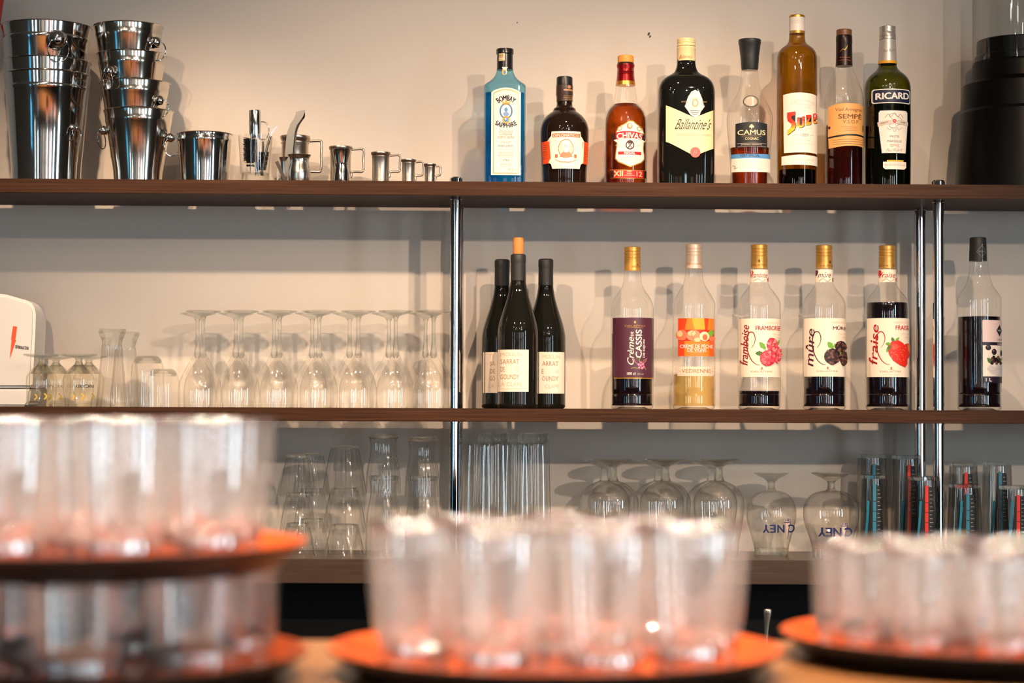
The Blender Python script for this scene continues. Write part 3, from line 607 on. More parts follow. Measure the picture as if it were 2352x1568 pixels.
la = b.art('label', [PG([(2011.5, 252), (2074, 252), (2078.5, 256), (2078.5, 290), (2073, 352), (2014.5, 352), (2007.5, 290), (2007.5, 257)], navy, 1), PG([(2012, 253.5), (2073.5, 253.5), (2077, 257), (2077, 290), (2071.8, 350.8), (2015.6, 350.8), (2009, 290), (2009, 258)], paper, 2)])
b.art('emblem', [ST([(2044+ (20)*math.cos(a)*(.6+.4*math.cos(3*a)), 277+17*math.sin(a)) for a in [k*math.pi/14 for k in range(29)]], 1.1, grey, 3), ST([(2022, 270), (2030, 262), (2036, 268), (2044, 259), (2052, 268), (2058, 262), (2066, 270)], 1.2, grey, 3), ST([(2026, 292), (2034, 298), (2038, 292), (2044, 303), (2050, 292), (2054, 298), (2062, 292)], 1.0, grey, 3),
    PG([(2006, 280), (2026, 276), (2044, 275), (2062, 275), (2079, 278), (2079, 287), (2062, 284), (2044, 284), (2026, 285), (2007, 290)], pale, 4), T('APERITIF', 2021, 281.5, 3.2, black, w=17, slope=.2, L=5), T('ANISÉ', 2064.5, 279.7, 3.2, black, w=12, slope=-.1, L=5), EL(2044, 277.5, 5.5, 5.5, white, 5), EL(2044, 277.5, 4.4, 4.4, red, 6), T('45', 2044, 277.5, 3.2, white, L=7)], la)
b.art('lettering', [T('PASTIS', 2044, 313, 5, black, w=21, L=3), T('DE', 2044, 318.3, 2, grey, L=3), T('MARSEILLE', 2044, 324, 5, black, w=34, L=3), T('FRANCE', 2044, 332.5, 4.4, copper, w=21, L=3), RC(2034, 336.5, 2041, 337.2, black, 3), RC(2049, 336.5, 2055, 337.2, copper, 3), T('Paul Ricard', 2044, 344, 6.6, grey, w=36, shear=.4, slope=.03, L=3)], la)
l2 = b.art('lower_label', [PG([(2018, 371), (2073.5, 371), (2073.5, 384), (2068, 388.5), (2023, 388.5), (2018, 384)], paper, 2), RC(2026.5, 367.3, 2066, 370.8, ink('yellow', 240, 180, 40), 2)])
b.art('lettering', [T('INGREDIENTS NATURELS', 2046, 374, 2.4, pale, w=28, L=3), T('EAU FRAICHE ET GLACE', 2046, 378.6, 3.6, grey, w=48, L=3)], l2)
# ---- black dispenser with clear cylinder
b = Px('drink_dispenser', 'black flared dispenser base with clear measuring cylinder at the right edge', 'dispenser', 2345, -0.15, Z1)
mb = pm('dispenser_black', (0.004, 0.004, 0.004), 0.35, spec=.12)
b.solid('base', [(None, 151), (360, 146), (300, 141), (263, 138), (256, 134), (205, 131.5), (198, 131)], mb, sharp=20)
b.solid('collar', [(198, 131), (186, 112), (180, 111.5), (150, 109.5), (146, 106), (133, 105), (128, 101)], mb, sharp=20)
b.solid('inner_cup', [(128, 100), (97, 99.5), (95, 98)], mb)
b.R = 109*b.sc
b.solid('cylinder', [(146, 109.5), (-60, 109.5)], thin('acrylic', (0.90, 0.90, 0.88), (0.35, 0.34, 0.32), .06), top=False, bottom=False)
b.art('measure_mark', [T('0.50', 2334, 64.5, 7, pale, w=17, L=1), RC(2325, 69.5, 2343, 70.3, pale, 1)], R=110)
# ------------------------------------------------------------------ middle shelf: bottles
LQ = 'bottles on the middle shelf'
cap_gold = pm('gold_screw_cap', srgb(222, 168, 84), 0.32, 0.55); cap_pink = pm('pale_screw_cap', srgb(226, 200, 178), 0.35, 0.35)
capsule = pm('matt_black_capsule', (0.022, 0.021, 0.021), 0.55)
def wine(cx, Y, dy, hw, lab, lx0, lx1, ly0, ly1, words, cork=False, dxc=0):
    b = Px('wine_bottle', lab, 'bottle', cx, Y, Z2, LQ)
    b.body([(None, hw), (920, hw), (800, hw), (772+dy, hw), (757+dy, hw*.985), (741+dy, hw*.92), (722+dy, hw*.80), (702+dy, hw*.655), (683+dy, hw*.53), (666+dy, hw*.44), (650+dy, hw*.385), (640+dy, hw*.37), (588+dy, hw*.36)], b_wine, 3)
    n = hw*.365
    b.solid('capsule', [(650+dy, n*1.03), (606+dy, n), (604+dy, n), (601+dy, n*1.03), (587+dy, n*1.02), (585+dy, n*.96), (583.5+dy, n*.8)], capsule)
    if cork: b.solid('cork', [(583.5, 12.4), (548, 12.8), (546, 12), (545.4, 10)], pm('cork', srgb(206, 134, 70), 0.8, bump=(300, .6)))
    la = b.art('label', [RC(lx0, ly0, lx1, ly1, pm('wine_label', srgb(250, 232, 214), .5), 1)], R=hw)
    its = []
    for s, x, y, h, wd, m in words: its.append(T(s, x, y, h, m, w=wd, L=2))
    b.art('lettering', its, la, R=hw); return b
ltan = ink('lighttan', 226, 190, 160)
wine(1152, -0.105, 12, 46.5, 'dark wine bottle at the left of the trio, still sealed with black capsule', 1109, 1142, 808.5, 902, [('SA', 1130, 834.5, 10, 12, tan), ('DE', 1130, 852.5, 10, 11, tan), ('GO', 1130, 869, 10, 12, tan), ('TE', 1128, 818, 9, 12, ltan), ('LA', 1128, 886, 8, 12, ltan)])
wine(1252.5, -0.105, 11, 46, 'dark wine bottle at the right of the trio, still sealed with black capsule', 1236, 1295.5, 808, 903.5, [('ARRAT', 1262, 834.5, 10.5, 38, tan), ('E', 1244.5, 852.5, 10.5, 5, tan), ('OUNDY', 1262, 869, 10.5, 38, tan), ('MOULIN', 1264, 819, 9, 40, ltan), ('CLAPE', 1266, 887, 9, 34, ltan), ('DE', 1278, 853, 6, 7, ltan)])
wine(1189, -0.205, 0, 47, 'opened dark wine bottle with a cork pushed in its neck, front of the trio', 1141, 1213, 802.5, 899.5, [('SARRAT', 1169.5, 830, 11, 43, tan), ('DE', 1153, 847.5, 11, 9, tan), ('GOUNDY', 1169.5, 865, 11, 43, tan), ('MOULIN', 1173, 813.5, 9, 50, ltan), ('LA CLAPE', 1171, 882, 9.5, 54, ltan), ('DE', 1187, 847.5, 7, 8, ltan), ('APPELLATION ORIGINE', 1172, 893, 3, 50, ltan)], cork=True)
def liqueur(cx, lab, glass, shoulder, hw, capy, capm, liq, level, name='liqueur_bottle', Y=-0.16, ridges=3, hwc=19):
    b = Px(name, lab, 'bottle', cx, Y, Z2, LQ)
    b.body([(None, hw-1), (925, hw), (906, hw), (905, hw*.985), (902, hw), (800, hw*.995)]+shoulder, glass, 3)
    if liq: b.liquid(level, liq, .0022)
    if capm: ring_cap(b, capy[0], capy[1], hwc, capm, ridges)
    return b
# blackcurrant cream
b = liqueur(1451.7, 'blackcurrant liqueur bottle with plum purple label and gold screw cap', g_clear, [(712, 49.3), (699, 47.8), (685, 41.8), (675, 35), (668, 29.6), (660, 25), (652, 22), (638, 20), (620, 18.8)], 49.2, (567.5, 622), cap_gold, l_black, 766)
b.art('cap_print', [T('DELAÎTRE', 1459, 611, 4.5, brown, w=20, L=1), EL(1463, 607, 2, 2, brown, 1)], R=19.4)
plum = pm('plum_label', srgb(84, 42, 60), .4)
la = b.art('label', [RC(1405, 729, 1500.3, 866, plum, 1), RC(1407.5, 866.5, 1501, 869.5, gold, 1)])
b.art('lettering', [T('DELAÎTRE', 1455, 747.5, 5.2, gold, w=48, L=2), RC(1436, 751.5, 1473, 752.2, gold, 2), T('CASSIS', 1463, 789, 14, white, w=64, rot=90, bold=.5, L=2), T('Crème', 1444, 805, 15, white, w=64, rot=90, shear=.35, bold=.35, L=2), T('DE', 1447.5, 766.5, 6, white, w=10, rot=90, bold=.2, L=2), T('DE DIJON', 1476, 800, 6, white, w=41, rot=90, bold=.25, L=2), T('100 cl', 1445.5, 857.5, 6, white, w=19, bold=.25, L=2), T('15% vol.', 1467.5, 858.5, 4, pale, w=15, L=2)], la)
bp_ = ink('berrypink', 206, 108, 150); lg = ink('leafgreen', 150, 150, 60)
b.art('emblem', [EL(1454, 739.5, 2.4, 3, gold, 2)]+[EL(1468+x, 839+y, 3, 3, bp_, 2) for x, y in ((0, 0), (5, -3), (-5, -2), (-4, 5), (3, 6), (0, -7), (7, 3))]+[EL(1468+x, 838+y, 1.1, 1.1, white, 3) for x, y in ((0, 0), (5, -3), (-5, -2), (-4, 5), (3, 6))]+[ST(p, 1.6, m_, 2) for p, m_ in (([(1461, 846), (1452, 844), (1445, 846)], lg), ([(1461, 836), (1454, 830), (1452, 824)], bp_), ([(1466, 832), (1464, 825), (1468, 820)], lg), ([(1474, 834), (1480, 828), (1481, 822)], bp_), ([(1475, 842), (1479, 846), (1480, 849)], lg), ([(1472, 832), (1476, 826), (1480, 826)], lg))], la)
# peach cream
b = liqueur(1593.3, 'pale peach liqueur bottle with bright orange fruit label', g_clear, [(717, 48.4), (703, 49.2), (697, 48.8), (691, 46.6), (680, 41), (670, 35), (662, 30), (654, 25.6), (646, 22.8), (632, 20), (614, 18.9)], 49.4, (561, 617), cap_pink, l_peach, 860)
b.art('cap_print', [T('CRÈME DE VEDRENNE', 1593, 605, 5, tan, w=33, L=1)], R=19.4)
pr, po, py_ = ink('peach_red', 226, 66, 24), ink('peach_orange', 248, 128, 30), ink('peach_pale', 250, 196, 150)
la = b.art('label', [RC(1553.5, 730.5, 1638, 817.5, po, 1), PG([(1553.5, 730.5), (1573, 730.5), (1567, 758), (1553.5, 762)], pr, 2), PG([(1583, 730.5), (1612, 730.5), (1617, 756), (1590, 757)], ink('peach_gold', 250, 168, 40), 2), PG([(1612, 730.5), (1623, 730.5), (1620, 757), (1615, 757)], pr, 3), RC(1553.5, 757, 1638, 783, ink('peach_deep', 206, 44, 30), 2), RC(1553.5, 783, 1638, 817.5, po, 3), RC(1553.5, 783, 1567, 817.5, pr, 4), RC(1624, 783, 1638, 817.5, ink('peach_mid', 240, 96, 28), 4)])
b.art('fruit', [EL(1561, 769, 12, 12.5, ink('pk1', 240, 120, 84), 5), EL(1557, 766, 6, 7, py_, 6), EL(1587, 770, 16.5, 12.5, ink('pk2', 244, 140, 104), 5), EL(1583, 765, 9, 6, py_, 6), ST([(1588, 758), (1582, 768), (1588, 780)], 1.0, ink('pk3', 214, 84, 62), 7), EL(1613, 772, 12, 11, ink('pk4', 250, 214, 180), 6), EL(1614, 774, 6, 7, ink('pk5', 214, 110, 70), 7), EL(1596, 780, 8, 5, py_, 6), PG([(1621, 764), (1626, 758), (1634, 757), (1638, 762), (1634, 769), (1627, 773)], ink('leaf', 120, 176, 50), 7), EL(1632, 777, 8, 6, ink('pk1', 240, 120, 84), 5)], la)
b.art('lettering', [T('CRÈME DE PÊCHE', 1595.5, 794, 10, white, w=76, L=6, bold=.2), T('DE VIGNE', 1595.5, 803.5, 8, white, w=44, L=6, bold=.2), RC(1576, 809.4, 1614, 810.2, py_, 6)], la)
l2 = b.art('lower_label', [RC(1552, 841.5, 1637, 863, pm('clear_label', srgb(236, 214, 192), .4), 1)])
b.art('lettering', [T('VEDRENNE', 1595, 851.5, 8.6, copper, w=68, L=2), RC(1555, 851.5, 1559, 852.2, copper, 2), RC(1630, 851.5, 1634, 852.2, copper, 2), RC(1557, 858.5, 1632, 859.2, pale, 2)], l2)
# the three with handwritten labels
lcream = pm('fruit_label', srgb(246, 230, 210), .4); green = ink('fresh_green', 110, 168, 40); dgreen = ink('dark_leaf', 70, 112, 40)
sho = [(702, 49.3), (694, 48), (687, 45.5), (680, 41.5), (674, 37), (667, 31), (660, 25.6), (653, 22), (646, 20.3), (632, 19.8), (612, 19)]
def handlabel(b, cx, word, WORD, x0, x1, y0, y1, inkm, WORDm, wlen, wcy, wx, wcap):
    nl = b.art('neck_label', [RC(cx-21.5, 618.5, cx+21.5, 647.5, lcream, 1)], R=20.6)
    b.art('lettering', [T(word, cx-1, 631, 12, inkm, w=min(36, 7*len(word)), shear=.35, L=2), ST([(cx-15, 645), (cx-6, 640), (cx+4, 646), (cx+12, 641)], .8, inkm, 2)], nl, R=20.6)
    b.art('neck_fruit', [PG([(cx-20.2, 620), (cx-17, 619.5), (cx-16, 624), (cx-18, 632), (cx-20.2, 634)], WORDm, 2), PG([(cx+17, 639), (cx+20, 636), (cx+20, 646), (cx+18, 645)], WORDm, 2)], nl, R=20.6)
    la = b.art('label', [RC(x0, y0, x1, y1, lcream, 1)])
    its = [T(word, wx, wcy, 15, inkm, w=wlen, rot=88, shear=.4, bold=.35, L=3), T('CRÈME DE', x1-26, y0+9.5, 5, ltan, w=36, L=2), T(WORD, x1-4-wcap/2, y0+22, 10, WORDm, w=wcap, L=2, bold=.25), T('15% vol', x1-14, y0+36, 4.5, ltan, w=20, L=2), T('100cl', x1-10, y0+44, 4.5, ltan, w=13, L=2), T('DELAÎTRE', (x0+x1)/2-1, y1-13, 4.6, tan, w=49, L=2), RC((x0+x1)/2-20, y1-6, (x0+x1)/2+20, y1-5.4, ltan, 2), EL((x0+x1)/2-1, y1-20, 2.4, 3.2, tan, 2), RC((x0+x1)/2-7, y1-17, (x0+x1)/2+5, y1-16.4, tan, 2)]
    # looping tail of the handwriting
    t = lambda u: 0.7+1.6*math.sin(math.pi*u)
    its.append(ST([(wx+14, y0+68), (wx+20, y0+58), (wx+22, y0+44), (wx+17, y0+32), (wx+10, y0+32), (wx+5, y0+44), (wx+4, y0+62), (wx+8, y0+82), (wx+16, y0+98), (wx+26, y0+106), (wx+33, y0+107)], t, inkm, 3))
    b.art('lettering', its, la); return la
rk = lambda s: random.Random(s)
def drupes(cx, cy, rx, ry, mats, n, r, seed, L=5):
    R = rk(seed); out = [EL(cx, cy, rx, ry, mats[0], L, 16)]
    for k in range(n):
        a = R.uniform(0, 6.28); q = math.sqrt(R.random())*.9
        out.append(EL(cx+rx*q*math.cos(a), cy+ry*q*math.sin(a), r*R.uniform(.8, 1.2), r*R.uniform(.8, 1.2), R.choice(mats[1:]), L+1+.35*(k % 12), 8))
    return out
rs = [ink('rasp_deep', 206, 36, 60), ink('rasp1', 224, 66, 86), ink('rasp2', 236, 104, 116), ink('rasp3', 244, 150, 150), ink('rasp1', 224, 66, 86)]
ks = [ink('black1', 34, 16, 20), ink('black2', 70, 34, 36), ink('black3', 18, 10, 14), ink('black4', 120, 76, 66), ink('black2', 70, 34, 36)]
def leaf(x, y, ax, ay, wd, mat, L=4):
    l = math.hypot(ax, ay); nx, ny = -ay/l*wd, ax/l*wd
    pts = [(x, y)]; 
    for k, s in ((.2, .7), (.3, .55), (.5, 1), (.58, .75), (.8, .6)): pts.append((x+ax*k+nx*s, y+ay*k+ny*s))
    pts.append((x+ax, y+ay))
    for k, s in ((.8, .6), (.58, .75), (.5, 1), (.3, .55), (.2, .7)): pts.append((x+ax*k-nx*s, y+ay*k-ny*s))
    return PG(pts, mat, L)
wred = ink('script_red', 150, 26, 44); wplum = ink('script_plum', 84, 26, 50); wstr = ink('script_straw', 176, 28, 36)
b = liqueur(1743.7, 'raspberry liqueur bottle nearly empty with raspberry picture on cream label', g_clear, sho, 49.3, (562, 617), cap_gold, l_black, 897.5)
b.art('cap_print', [T('DELAÎTRE', 1741, 607.5, 4.5, brown, w=35, L=1), EL(1741, 599, 2.5, 3.4, brown, 1)], R=19.4)
la = handlabel(b, 1743.7, 'framboise', 'FRAMBOISE', 1694.7, 1793, 731, 865.5, wred, red, 92, 791, 1705.5, 60)
b.art('fruit', [leaf(1752, 802, -15, -17, 6, green), leaf(1746, 811, -18, 0, 6, dgreen), leaf(1783, 792, 4, -14, 3, green)]+drupes(1768, 791, 14, 16, rs, 46, 3, 1)+drupes(1757, 822, 19, 18, rs, 60, 3.2, 2, 8)+drupes(1781.5, 814, 9.5, 20, rs, 44, 2.6, 3, 8), la)
b = liqueur(1893, 'blackberry liqueur bottle with blackberry picture on cream label', g_clear, [(y+1, h) for y, h in sho], 49.6, (563.5, 617), cap_gold, l_black, 813)
b.art('cap_print', [T('DELAÎTRE', 1899, 609, 4.5, brown, w=36, L=1), EL(1904, 601.5, 2.5, 3.4, brown, 1)], R=19.4)
la = handlabel(b, 1893, 'mûre', 'MÛRE', 1844, 1943, 730, 864.5, wplum, wplum, 84, 796, 1855, 34)
b.art('fruit', [leaf(1906, 800, -14, -15, 7, green), leaf(1912, 800, -3, -12, 4, green), leaf(1922, 818, 8, -22, 4, green), leaf(1925, 800, -7, -10, 3, dgreen)]+drupes(1926, 795, 16, 13, ks, 40, 3, 5)+drupes(1904, 818, 20, 18, ks, 60, 3.3, 6, 8)+drupes(1933, 822, 9.5, 18, ks, 40, 3, 7, 8), la)
b = liqueur(2038, 'full strawberry liqueur bottle with strawberry picture on cream label', g_clear, [(y+1, h) for y, h in sho], 50, (564, 617), cap_gold, l_black, 695.5)
b.art('cap_print', [T('DELAÎTRE', 2026, 609, 4.8, brown, w=24, L=1), T('DE', 2049, 609, 4.8, brown, w=8, L=1)], R=19.4)
la = handlabel(b, 2038, 'fraise', 'FRAISE', 1988.5, 2087.5, 730, 865.5, wstr, red, 92, 790, 2000.5, 36)
sr = ink('straw', 222, 40, 28)
b.art('fruit', [PG([(2030, 792), (2040, 782), (2054, 781), (2066, 787), (2076, 800), (2080, 816), (2078, 836), (2072, 843), (2058, 838), (2042, 828), (2032, 814), (2029, 802)], sr, 6), PG([(2070, 790), (2080, 787), (2087, 792), (2087, 815), (2080, 823), (2072, 812)], sr, 5), PG([(2078, 790), (2087, 792), (2087, 812), (2081, 804)], ink('straw_o', 226, 130, 60), 6), EL(2046, 796, 8, 6, ink('straw_l', 236, 84, 60), 7)]+[EL(2036+random.random()*38, 793+random.random()*36, .8, 1.1, ink('seed', 240, 150, 90), 8, 6) for k in range(40)]+[leaf(2036, 792, -10, 14, 4, dgreen, 8), leaf(2036, 790, -12, -2, 4, green, 8), leaf(2042, 784, -4, -10, 4, dgreen, 8), leaf(2046, 783, 10, -9, 3, green, 8), leaf(2030, 800, -4, 8, 2.5, green, 8)], la)
# blackcurrant syrup
b = liqueur(2249.5, 'dark blackcurrant syrup bottle with black cap and pink label, right of the posts', g_clear, [(726, 50), (700, 50.6), (690, 50.6), (684, 50), (678, 47), (671, 43), (663, 36), (656, 31.5), (646, 27.5), (634, 24.6), (615, 21.6), (600, 20.6), (560, 19)], 50.4, None, None, l_black, 728, name='syrup_bottle')
b.solid('cap', [(599.5, 20.4), (560, 19.2), (548, 18.8), (545.5, 17.5)], capsule, dx=-2.2)
b.art('cap_print', [ST([(2251, 563.5), (2262.5, 577), (2251, 590.5), (2239.5, 577), (2251, 563.5)], .8, grey, 1, 1), T('RIOBA', 2251, 577, 3.6, grey, w=15, L=1)], R=20.8)
lp = pm('syrup_label', srgb(232, 206, 202), .4); aub = pm('aubergine', srgb(40, 26, 44), .4)
la = b.art('label', [RC(2244.5, 734.5, 2299.5, 785, lp, 1), RC(2244.5, 785, 2299.5, 792.5, aub, 1), RC(2245, 792.5, 2299.5, 864, paper, 1), RC(2246, 864, 2299.5, 879, aub, 1)])
b.art('lettering', [PG([(2289, 744.5), (2297, 758), (2289, 772), (2279, 758)], black, 2), T('RIOBA', 2288, 758, 3.4, white, w=11, L=3), T('SIROP', 2289, 779.5, 4.6, tan, w=15, L=2), T('CASSIS', 2289, 789, 4, white, w=14, L=2), T('1 L', 2259, 871.5, 7.5, white, w=14, bold=.3, L=2)], la)
cb = ink('currant', 36, 20, 32)
b.art('fruit', [EL(2258, 798, 7, 6.2, cb, 2), EL(2257, 796, 2.2, 2, ink('cur_hi', 120, 96, 104), 3), EL(2273, 807.5, 6.6, 7.2, cb, 2), EL(2271.5, 805, 2, 2.2, ink('cur_hi', 120, 96, 104), 3), EL(2294, 810, 3.2, 7, cb, 2), PG([(2254, 846), (2262, 838), (2276, 842), (2290, 834), (2299, 838), (2299, 862), (2284, 863), (2264, 858)], ink('splash', 214, 206, 204), 2), ST([(2256, 846), (2268, 852), (2284, 846), (2297, 850)], .8, ink('splash2', 180, 172, 172), 3), leaf(2268, 836, -13, -15, 5, dgreen, 3), leaf(2290, 830, 8, -10, 3, green, 3)]+[EL(2267+4.2*(k % 7), 833-(k % 3)*4-(k//7)*5, 4, 4.2, ks[k % 4], 4+k % 3) for k in range(13)]+[ST([(2262, 824), (2259, 818)], .6, grey, 3), ST([(2287, 822), (2290, 815)], .6, grey, 3)], la)
# ------------------------------------------------------------------ top shelf: metalware
def bucket(name, label, cx, Y, zb, pts, mat, group=None, t=1.3, bead=None):
    b = Px(name, label, 'bucket', cx, Y, zb, group)
    out = b.prof(pts); k = b.sc
    prof = [(0, 0.002)] + out
    rt, zt = out[-1]
    prof += [(rt+1.6*k, zt-.6*k), (rt+2.4*k, zt+.8*k), (rt+1.2*k, zt+2.0*k), (rt-t*k, zt+.8*k)]
    prof += [(max(r-t*k, .001), z+.002) for r, z in out[::-1][1:] if z > .004] + [(out[0][0]-t*k, .004), (0, .004)]
    link('pail', lathe_me('pail', prof, 72), mat, b.root); b.out = out
    return b
def lug(b, dx, py, R, rb, rring, mat, tilt=0.0, front=True):
    """round knob with a ring hanging from it"""
    k = b.sc; x = dx*k; z = b.z(py); rb *= k
    R = next((r1+(r2-r1)*(z-z1)/(z2-z1) for (r1, z1), (r2, z2) in zip(b.out, b.out[1:]) if z1 <= z <= z2 and z2 > z1), R*k)
    a = math.asin(max(-.985, min(.985, x/(R+rb*.75)))); 
    d = Vector((math.sin(a), -math.cos(a) if front else math.cos(a), 0)); rr = rring*k
    p = d*(R+rb*.75); p.z = z
    st = []
    for i in range(7): u = math.pi*i/6; st.append((rb*math.sin(u), -rb*math.cos(u)))
    kn = link('knob', lathe_me('knob', [(0, -rb)]+st[1:-1]+[(0, rb)], 20), mat, b.root, p)
    base = link('knob_foot', tube_me('knob_foot', [d*(R-.5*k)+Vector((0, 0, z)), d*(R+rb*.5)+Vector((0, 0, z))], [rb*1.05, rb*.6], 16), mat, b.root)
    tv = Vector((-d.y, d.x, 0)); tv = (tv*math.cos(tilt)+d*math.sin(tilt)).normalized()
    c = p+d*rb*.35+Vector((0, 0, -rr*.92))
    pts = [c+tv*rr*.86*math.cos(u)+Vector((0, 0, rr*math.sin(u)))+d*rb*.25*math.sin(u) for u in [2*math.pi*i/28 for i in range(28)]]
    link('ring_handle', tube_me('ring_handle', pts, 1.35*k, 8, True), mat, kn).matrix_parent_inverse = Matrix.Translation(-p)
BK = 'stacked champagne buckets'
bigp = [(None, 78), (390, 79), (214, 93), (209, 95.5), (205, 95.5), (202, 94), (176, 98)]
lift = lambda d: [(None, bigp[0][1])]+bigp[1:]
def raise_z(py0, py1, Y): return P(106, py1, Y).z-P(106, py0, Y).z
Yb = -0.152
b = bucket('champagne_bucket', 'large polished champagne bucket at the bottom of the far left stack', 106, Yb, Z1, bigp, m_steel, BK)
lug(b, 76, 300, 90, 8, 16, m_steel)
def zb_bucket(cx, label, dpx, pts, name='champagne_bucket', Y=Yb, mat=m_steel, grp=BK):
    dz = dpx*scale_at(Y); b = Px(name, label, 'bucket', cx, Y, Z1+dz, grp)
    src = [(None if py is None else py-dpx, hw) for py, hw in pts]
    out = b.prof(src); k = b.sc; t = 1.3; rt, zt = out[-1]
    prof = [(0, 0.002)]+out+[(rt+1.6*k, zt-.6*k), (rt+2.4*k, zt+.8*k), (rt+1.2*k, zt+2.0*k), (rt-t*k, zt+.8*k)]
    prof += [(max(r-t*k, .001), z+.002) for r, z in out[::-1][1:] if z > .004]+[(out[0][0]-t*k, .004), (0, .004)]
    link('pail', lathe_me('pail', prof, 72), mat, b.root); b.out = out; return b
b = zb_bucket(106, 'large champagne bucket nested in the middle of the far left stack', 31, bigp)
b = zb_bucket(104, 'large champagne bucket on top of the far left stack with ball handle in front', 112, [(py, hw*1.04) for py, hw in bigp])
lug(b, 47, 108, 99, 22, 27, m_steel)
S2 = 'stacked small ice buckets'
smp = [(None, 54), (395, 56), (285, 74), (281, 75.5), (277, 76), (274, 75.5), (258, 78.5)]
labs = ['small steel ice bucket at the bottom of the four-high stack', 'second small steel ice bucket from the bottom of the four-high stack', 'third small steel ice bucket from the bottom of the four-high stack', 'topmost small steel ice bucket of the four-high stack']
for i, (cx, d, hs) in enumerate(((317, 0, [(-86, 302, 11, 22, .5), (80, 317, 11, 22, .9)]), (309, 65, [(64, 237, 11, 20, .8)]), (301, 130, [(-39, 176, 13, 21, .3)]), (294, 195, [(70, 104, 13, 22, .5)]))):
    b = zb_bucket(cx, labs[i], d, smp, 'ice_bucket', -0.155, m_bucket, S2)
    for dx, py, rb, rr, ti in hs: lug(b, dx, py, 74+(5 if abs(dx) > 74 else 0), rb, rr, m_steel, ti)
b = bucket('ice_bucket', 'single low steel ice bucket standing right of the bucket stacks', 469.5, -0.16, Z1, [(None, 55), (330, 61), (326, 62.5), (322, 62.8), (319, 61.5), (310, 62.5)], m_steel)
# glass of bar tools
gl = thin('tumbler_glass', (0.98, 0.98, 0.97), (0.30, 0.29, 0.25), 0.07, epow=7)
gs = solid_glass('thick_glass', (0.97, 0.98, 0.96), clear=.5)
gl2 = thin('fluted_glass', (0.975, 0.975, 0.965), (0.10, 0.095, 0.08), 0.10, epow=4.0)
b = Px('tumbler', 'upright clear tumbler holding a black brush and bar tools', 'glass', 585.5, -0.16, Z1)
b.solid('wall', [(400, 33), (380, 34.4), (312, 39.5)], gl2, top=False, bottom=False)
b.solid('base', [(None, 31.5), (412, 33), (402, 33), (398, 31)], gs)
gr = b.root.location; k = b.sc
def at(px, py, Y): return P(px, py, Y)
br = empty('bottle_brush', at(585, 400, -0.168), 'black bristle brush standing in the tool tumbler', 'brush')
lp_ = lambda e, pts: [Vector(p)-e.location for p in pts]
axis = [at(576, 402, -.168), at(575, 380, -.168), at(576, 345, -.168), at(574, 318, -.168)]
link('wire', tube_me('wire', lp_(br, axis), .0013, 8), m_brush, br)
V, F = [], []; R_ = rk(3)
for i in range(1500):
    u = R_.random(); p = axis[1].lerp(axis[3], u) if u > .1 else axis[1]
    a = R_.uniform(0, 6.28); L_ = .0135*(1 if u > .15 else .6)*R_.uniform(.85, 1.1); d = Vector((math.cos(a), math.sin(a)*.8, R_.uniform(-.25, .25)))
    q = p+d*L_; s = Vector((0, 0, .0009)).lerp(Vector((.0009, 0, 0)), R_.random()); n = len(V)
    V += [p+s-br.location, p-s-br.location, q-br.location+s*.6, q-br.location-s*.6]; F.append((n, n+1, n+3, n+2))
o = link('bristles', mesh('bristles', V, F), pm('black_bristle', (.006, .006, .006), .6), br); o['kind'] = 'stuff'
axis2 = [at(598, 402, -.172), at(600, 390, -.172), at(607, 350, -.172), at(606, 330, -.172)]
b2 = empty('bottle_brush', at(600, 402, -.172), 'smaller black brush leaning right in the tool tumbler', 'brush')
link('wire', tube_me('wire', lp_(b2, axis2), .0013, 8), m_brush, b2)
V, F = [], []
for i in range(600):
    u = R_.random(); p = axis2[1].lerp(axis2[2], u); a = R_.uniform(0, 6.28); d = Vector((math.cos(a), math.sin(a)*.8, R_.uniform(-.3, .3)))
    q = p+d*.010; n = len(V); s = Vector((.0004, 0, .0006))
    V += [p+s-b2.location, p-s-b2.location, q-b2.location+s*.6, q-b2.location-s*.6]; F.append((n, n+1, n+3, n+2))
o = link('bristles', mesh('bristles', V, F), pm('black_bristle', (.006, .006, .006), .6), b2); o['kind'] = 'stuff'
mu = empty('muddler', at(585, 400, -.155), 'polished steel muddler tube rising from the tool tumbler', 'bar tool')
link('shaft', tube_me('shaft', lp_(mu, [at(590, 404, -.15), at(587, 320, -.152)]), .004, 12), m_steel, mu)
link('head', tube_me('head', lp_(mu, [at(587, 318, -.152), at(586, 306, -.152), at(585.5, 258, -.152), at(585.3, 253.5, -.152)]), [.010, .0122, .0124, .0118], 24), m_steel, mu)
sp = empty('bar_strainer', at(600, 400, -.145), 'small round steel strainer behind the muddler in the tumbler', 'bar tool')
link('stem', tube_me('stem', lp_(sp, [at(603, 404, -.142), at(604, 325, -.142)]), .002, 8), m_steel, sp)
c0 = at(603, 300, -.142)
link('hoop', tube_me('hoop', lp_(sp, [c0+Vector((.013*math.cos(t), 0, .0185*math.sin(t))) for t in [i*2*math.pi/24 for i in range(24)]]), .0014, 8, True), m_brush, sp)
t2 = empty('bar_spoon', at(605, 400, -.178), 'flat steel bar spoon leaning out of the tool tumbler to the right', 'spoon')
link('stem', tube_me('stem', lp_(t2, [at(600, 404, -.176), at(612, 345, -.176), at(621, 313, -.174)]), .0026, 8), m_steel, t2)
link('blade', tube_me('blade', lp_(t2, [at(617, 318, -.174), at(624, 306, -.174), at(632, 293, -.174), at(634, 290, -.174)]), [.7, 1, 1, .6], flat=(.011, .0016, (0.8, 0.1, 0.55))), m_brush, t2)
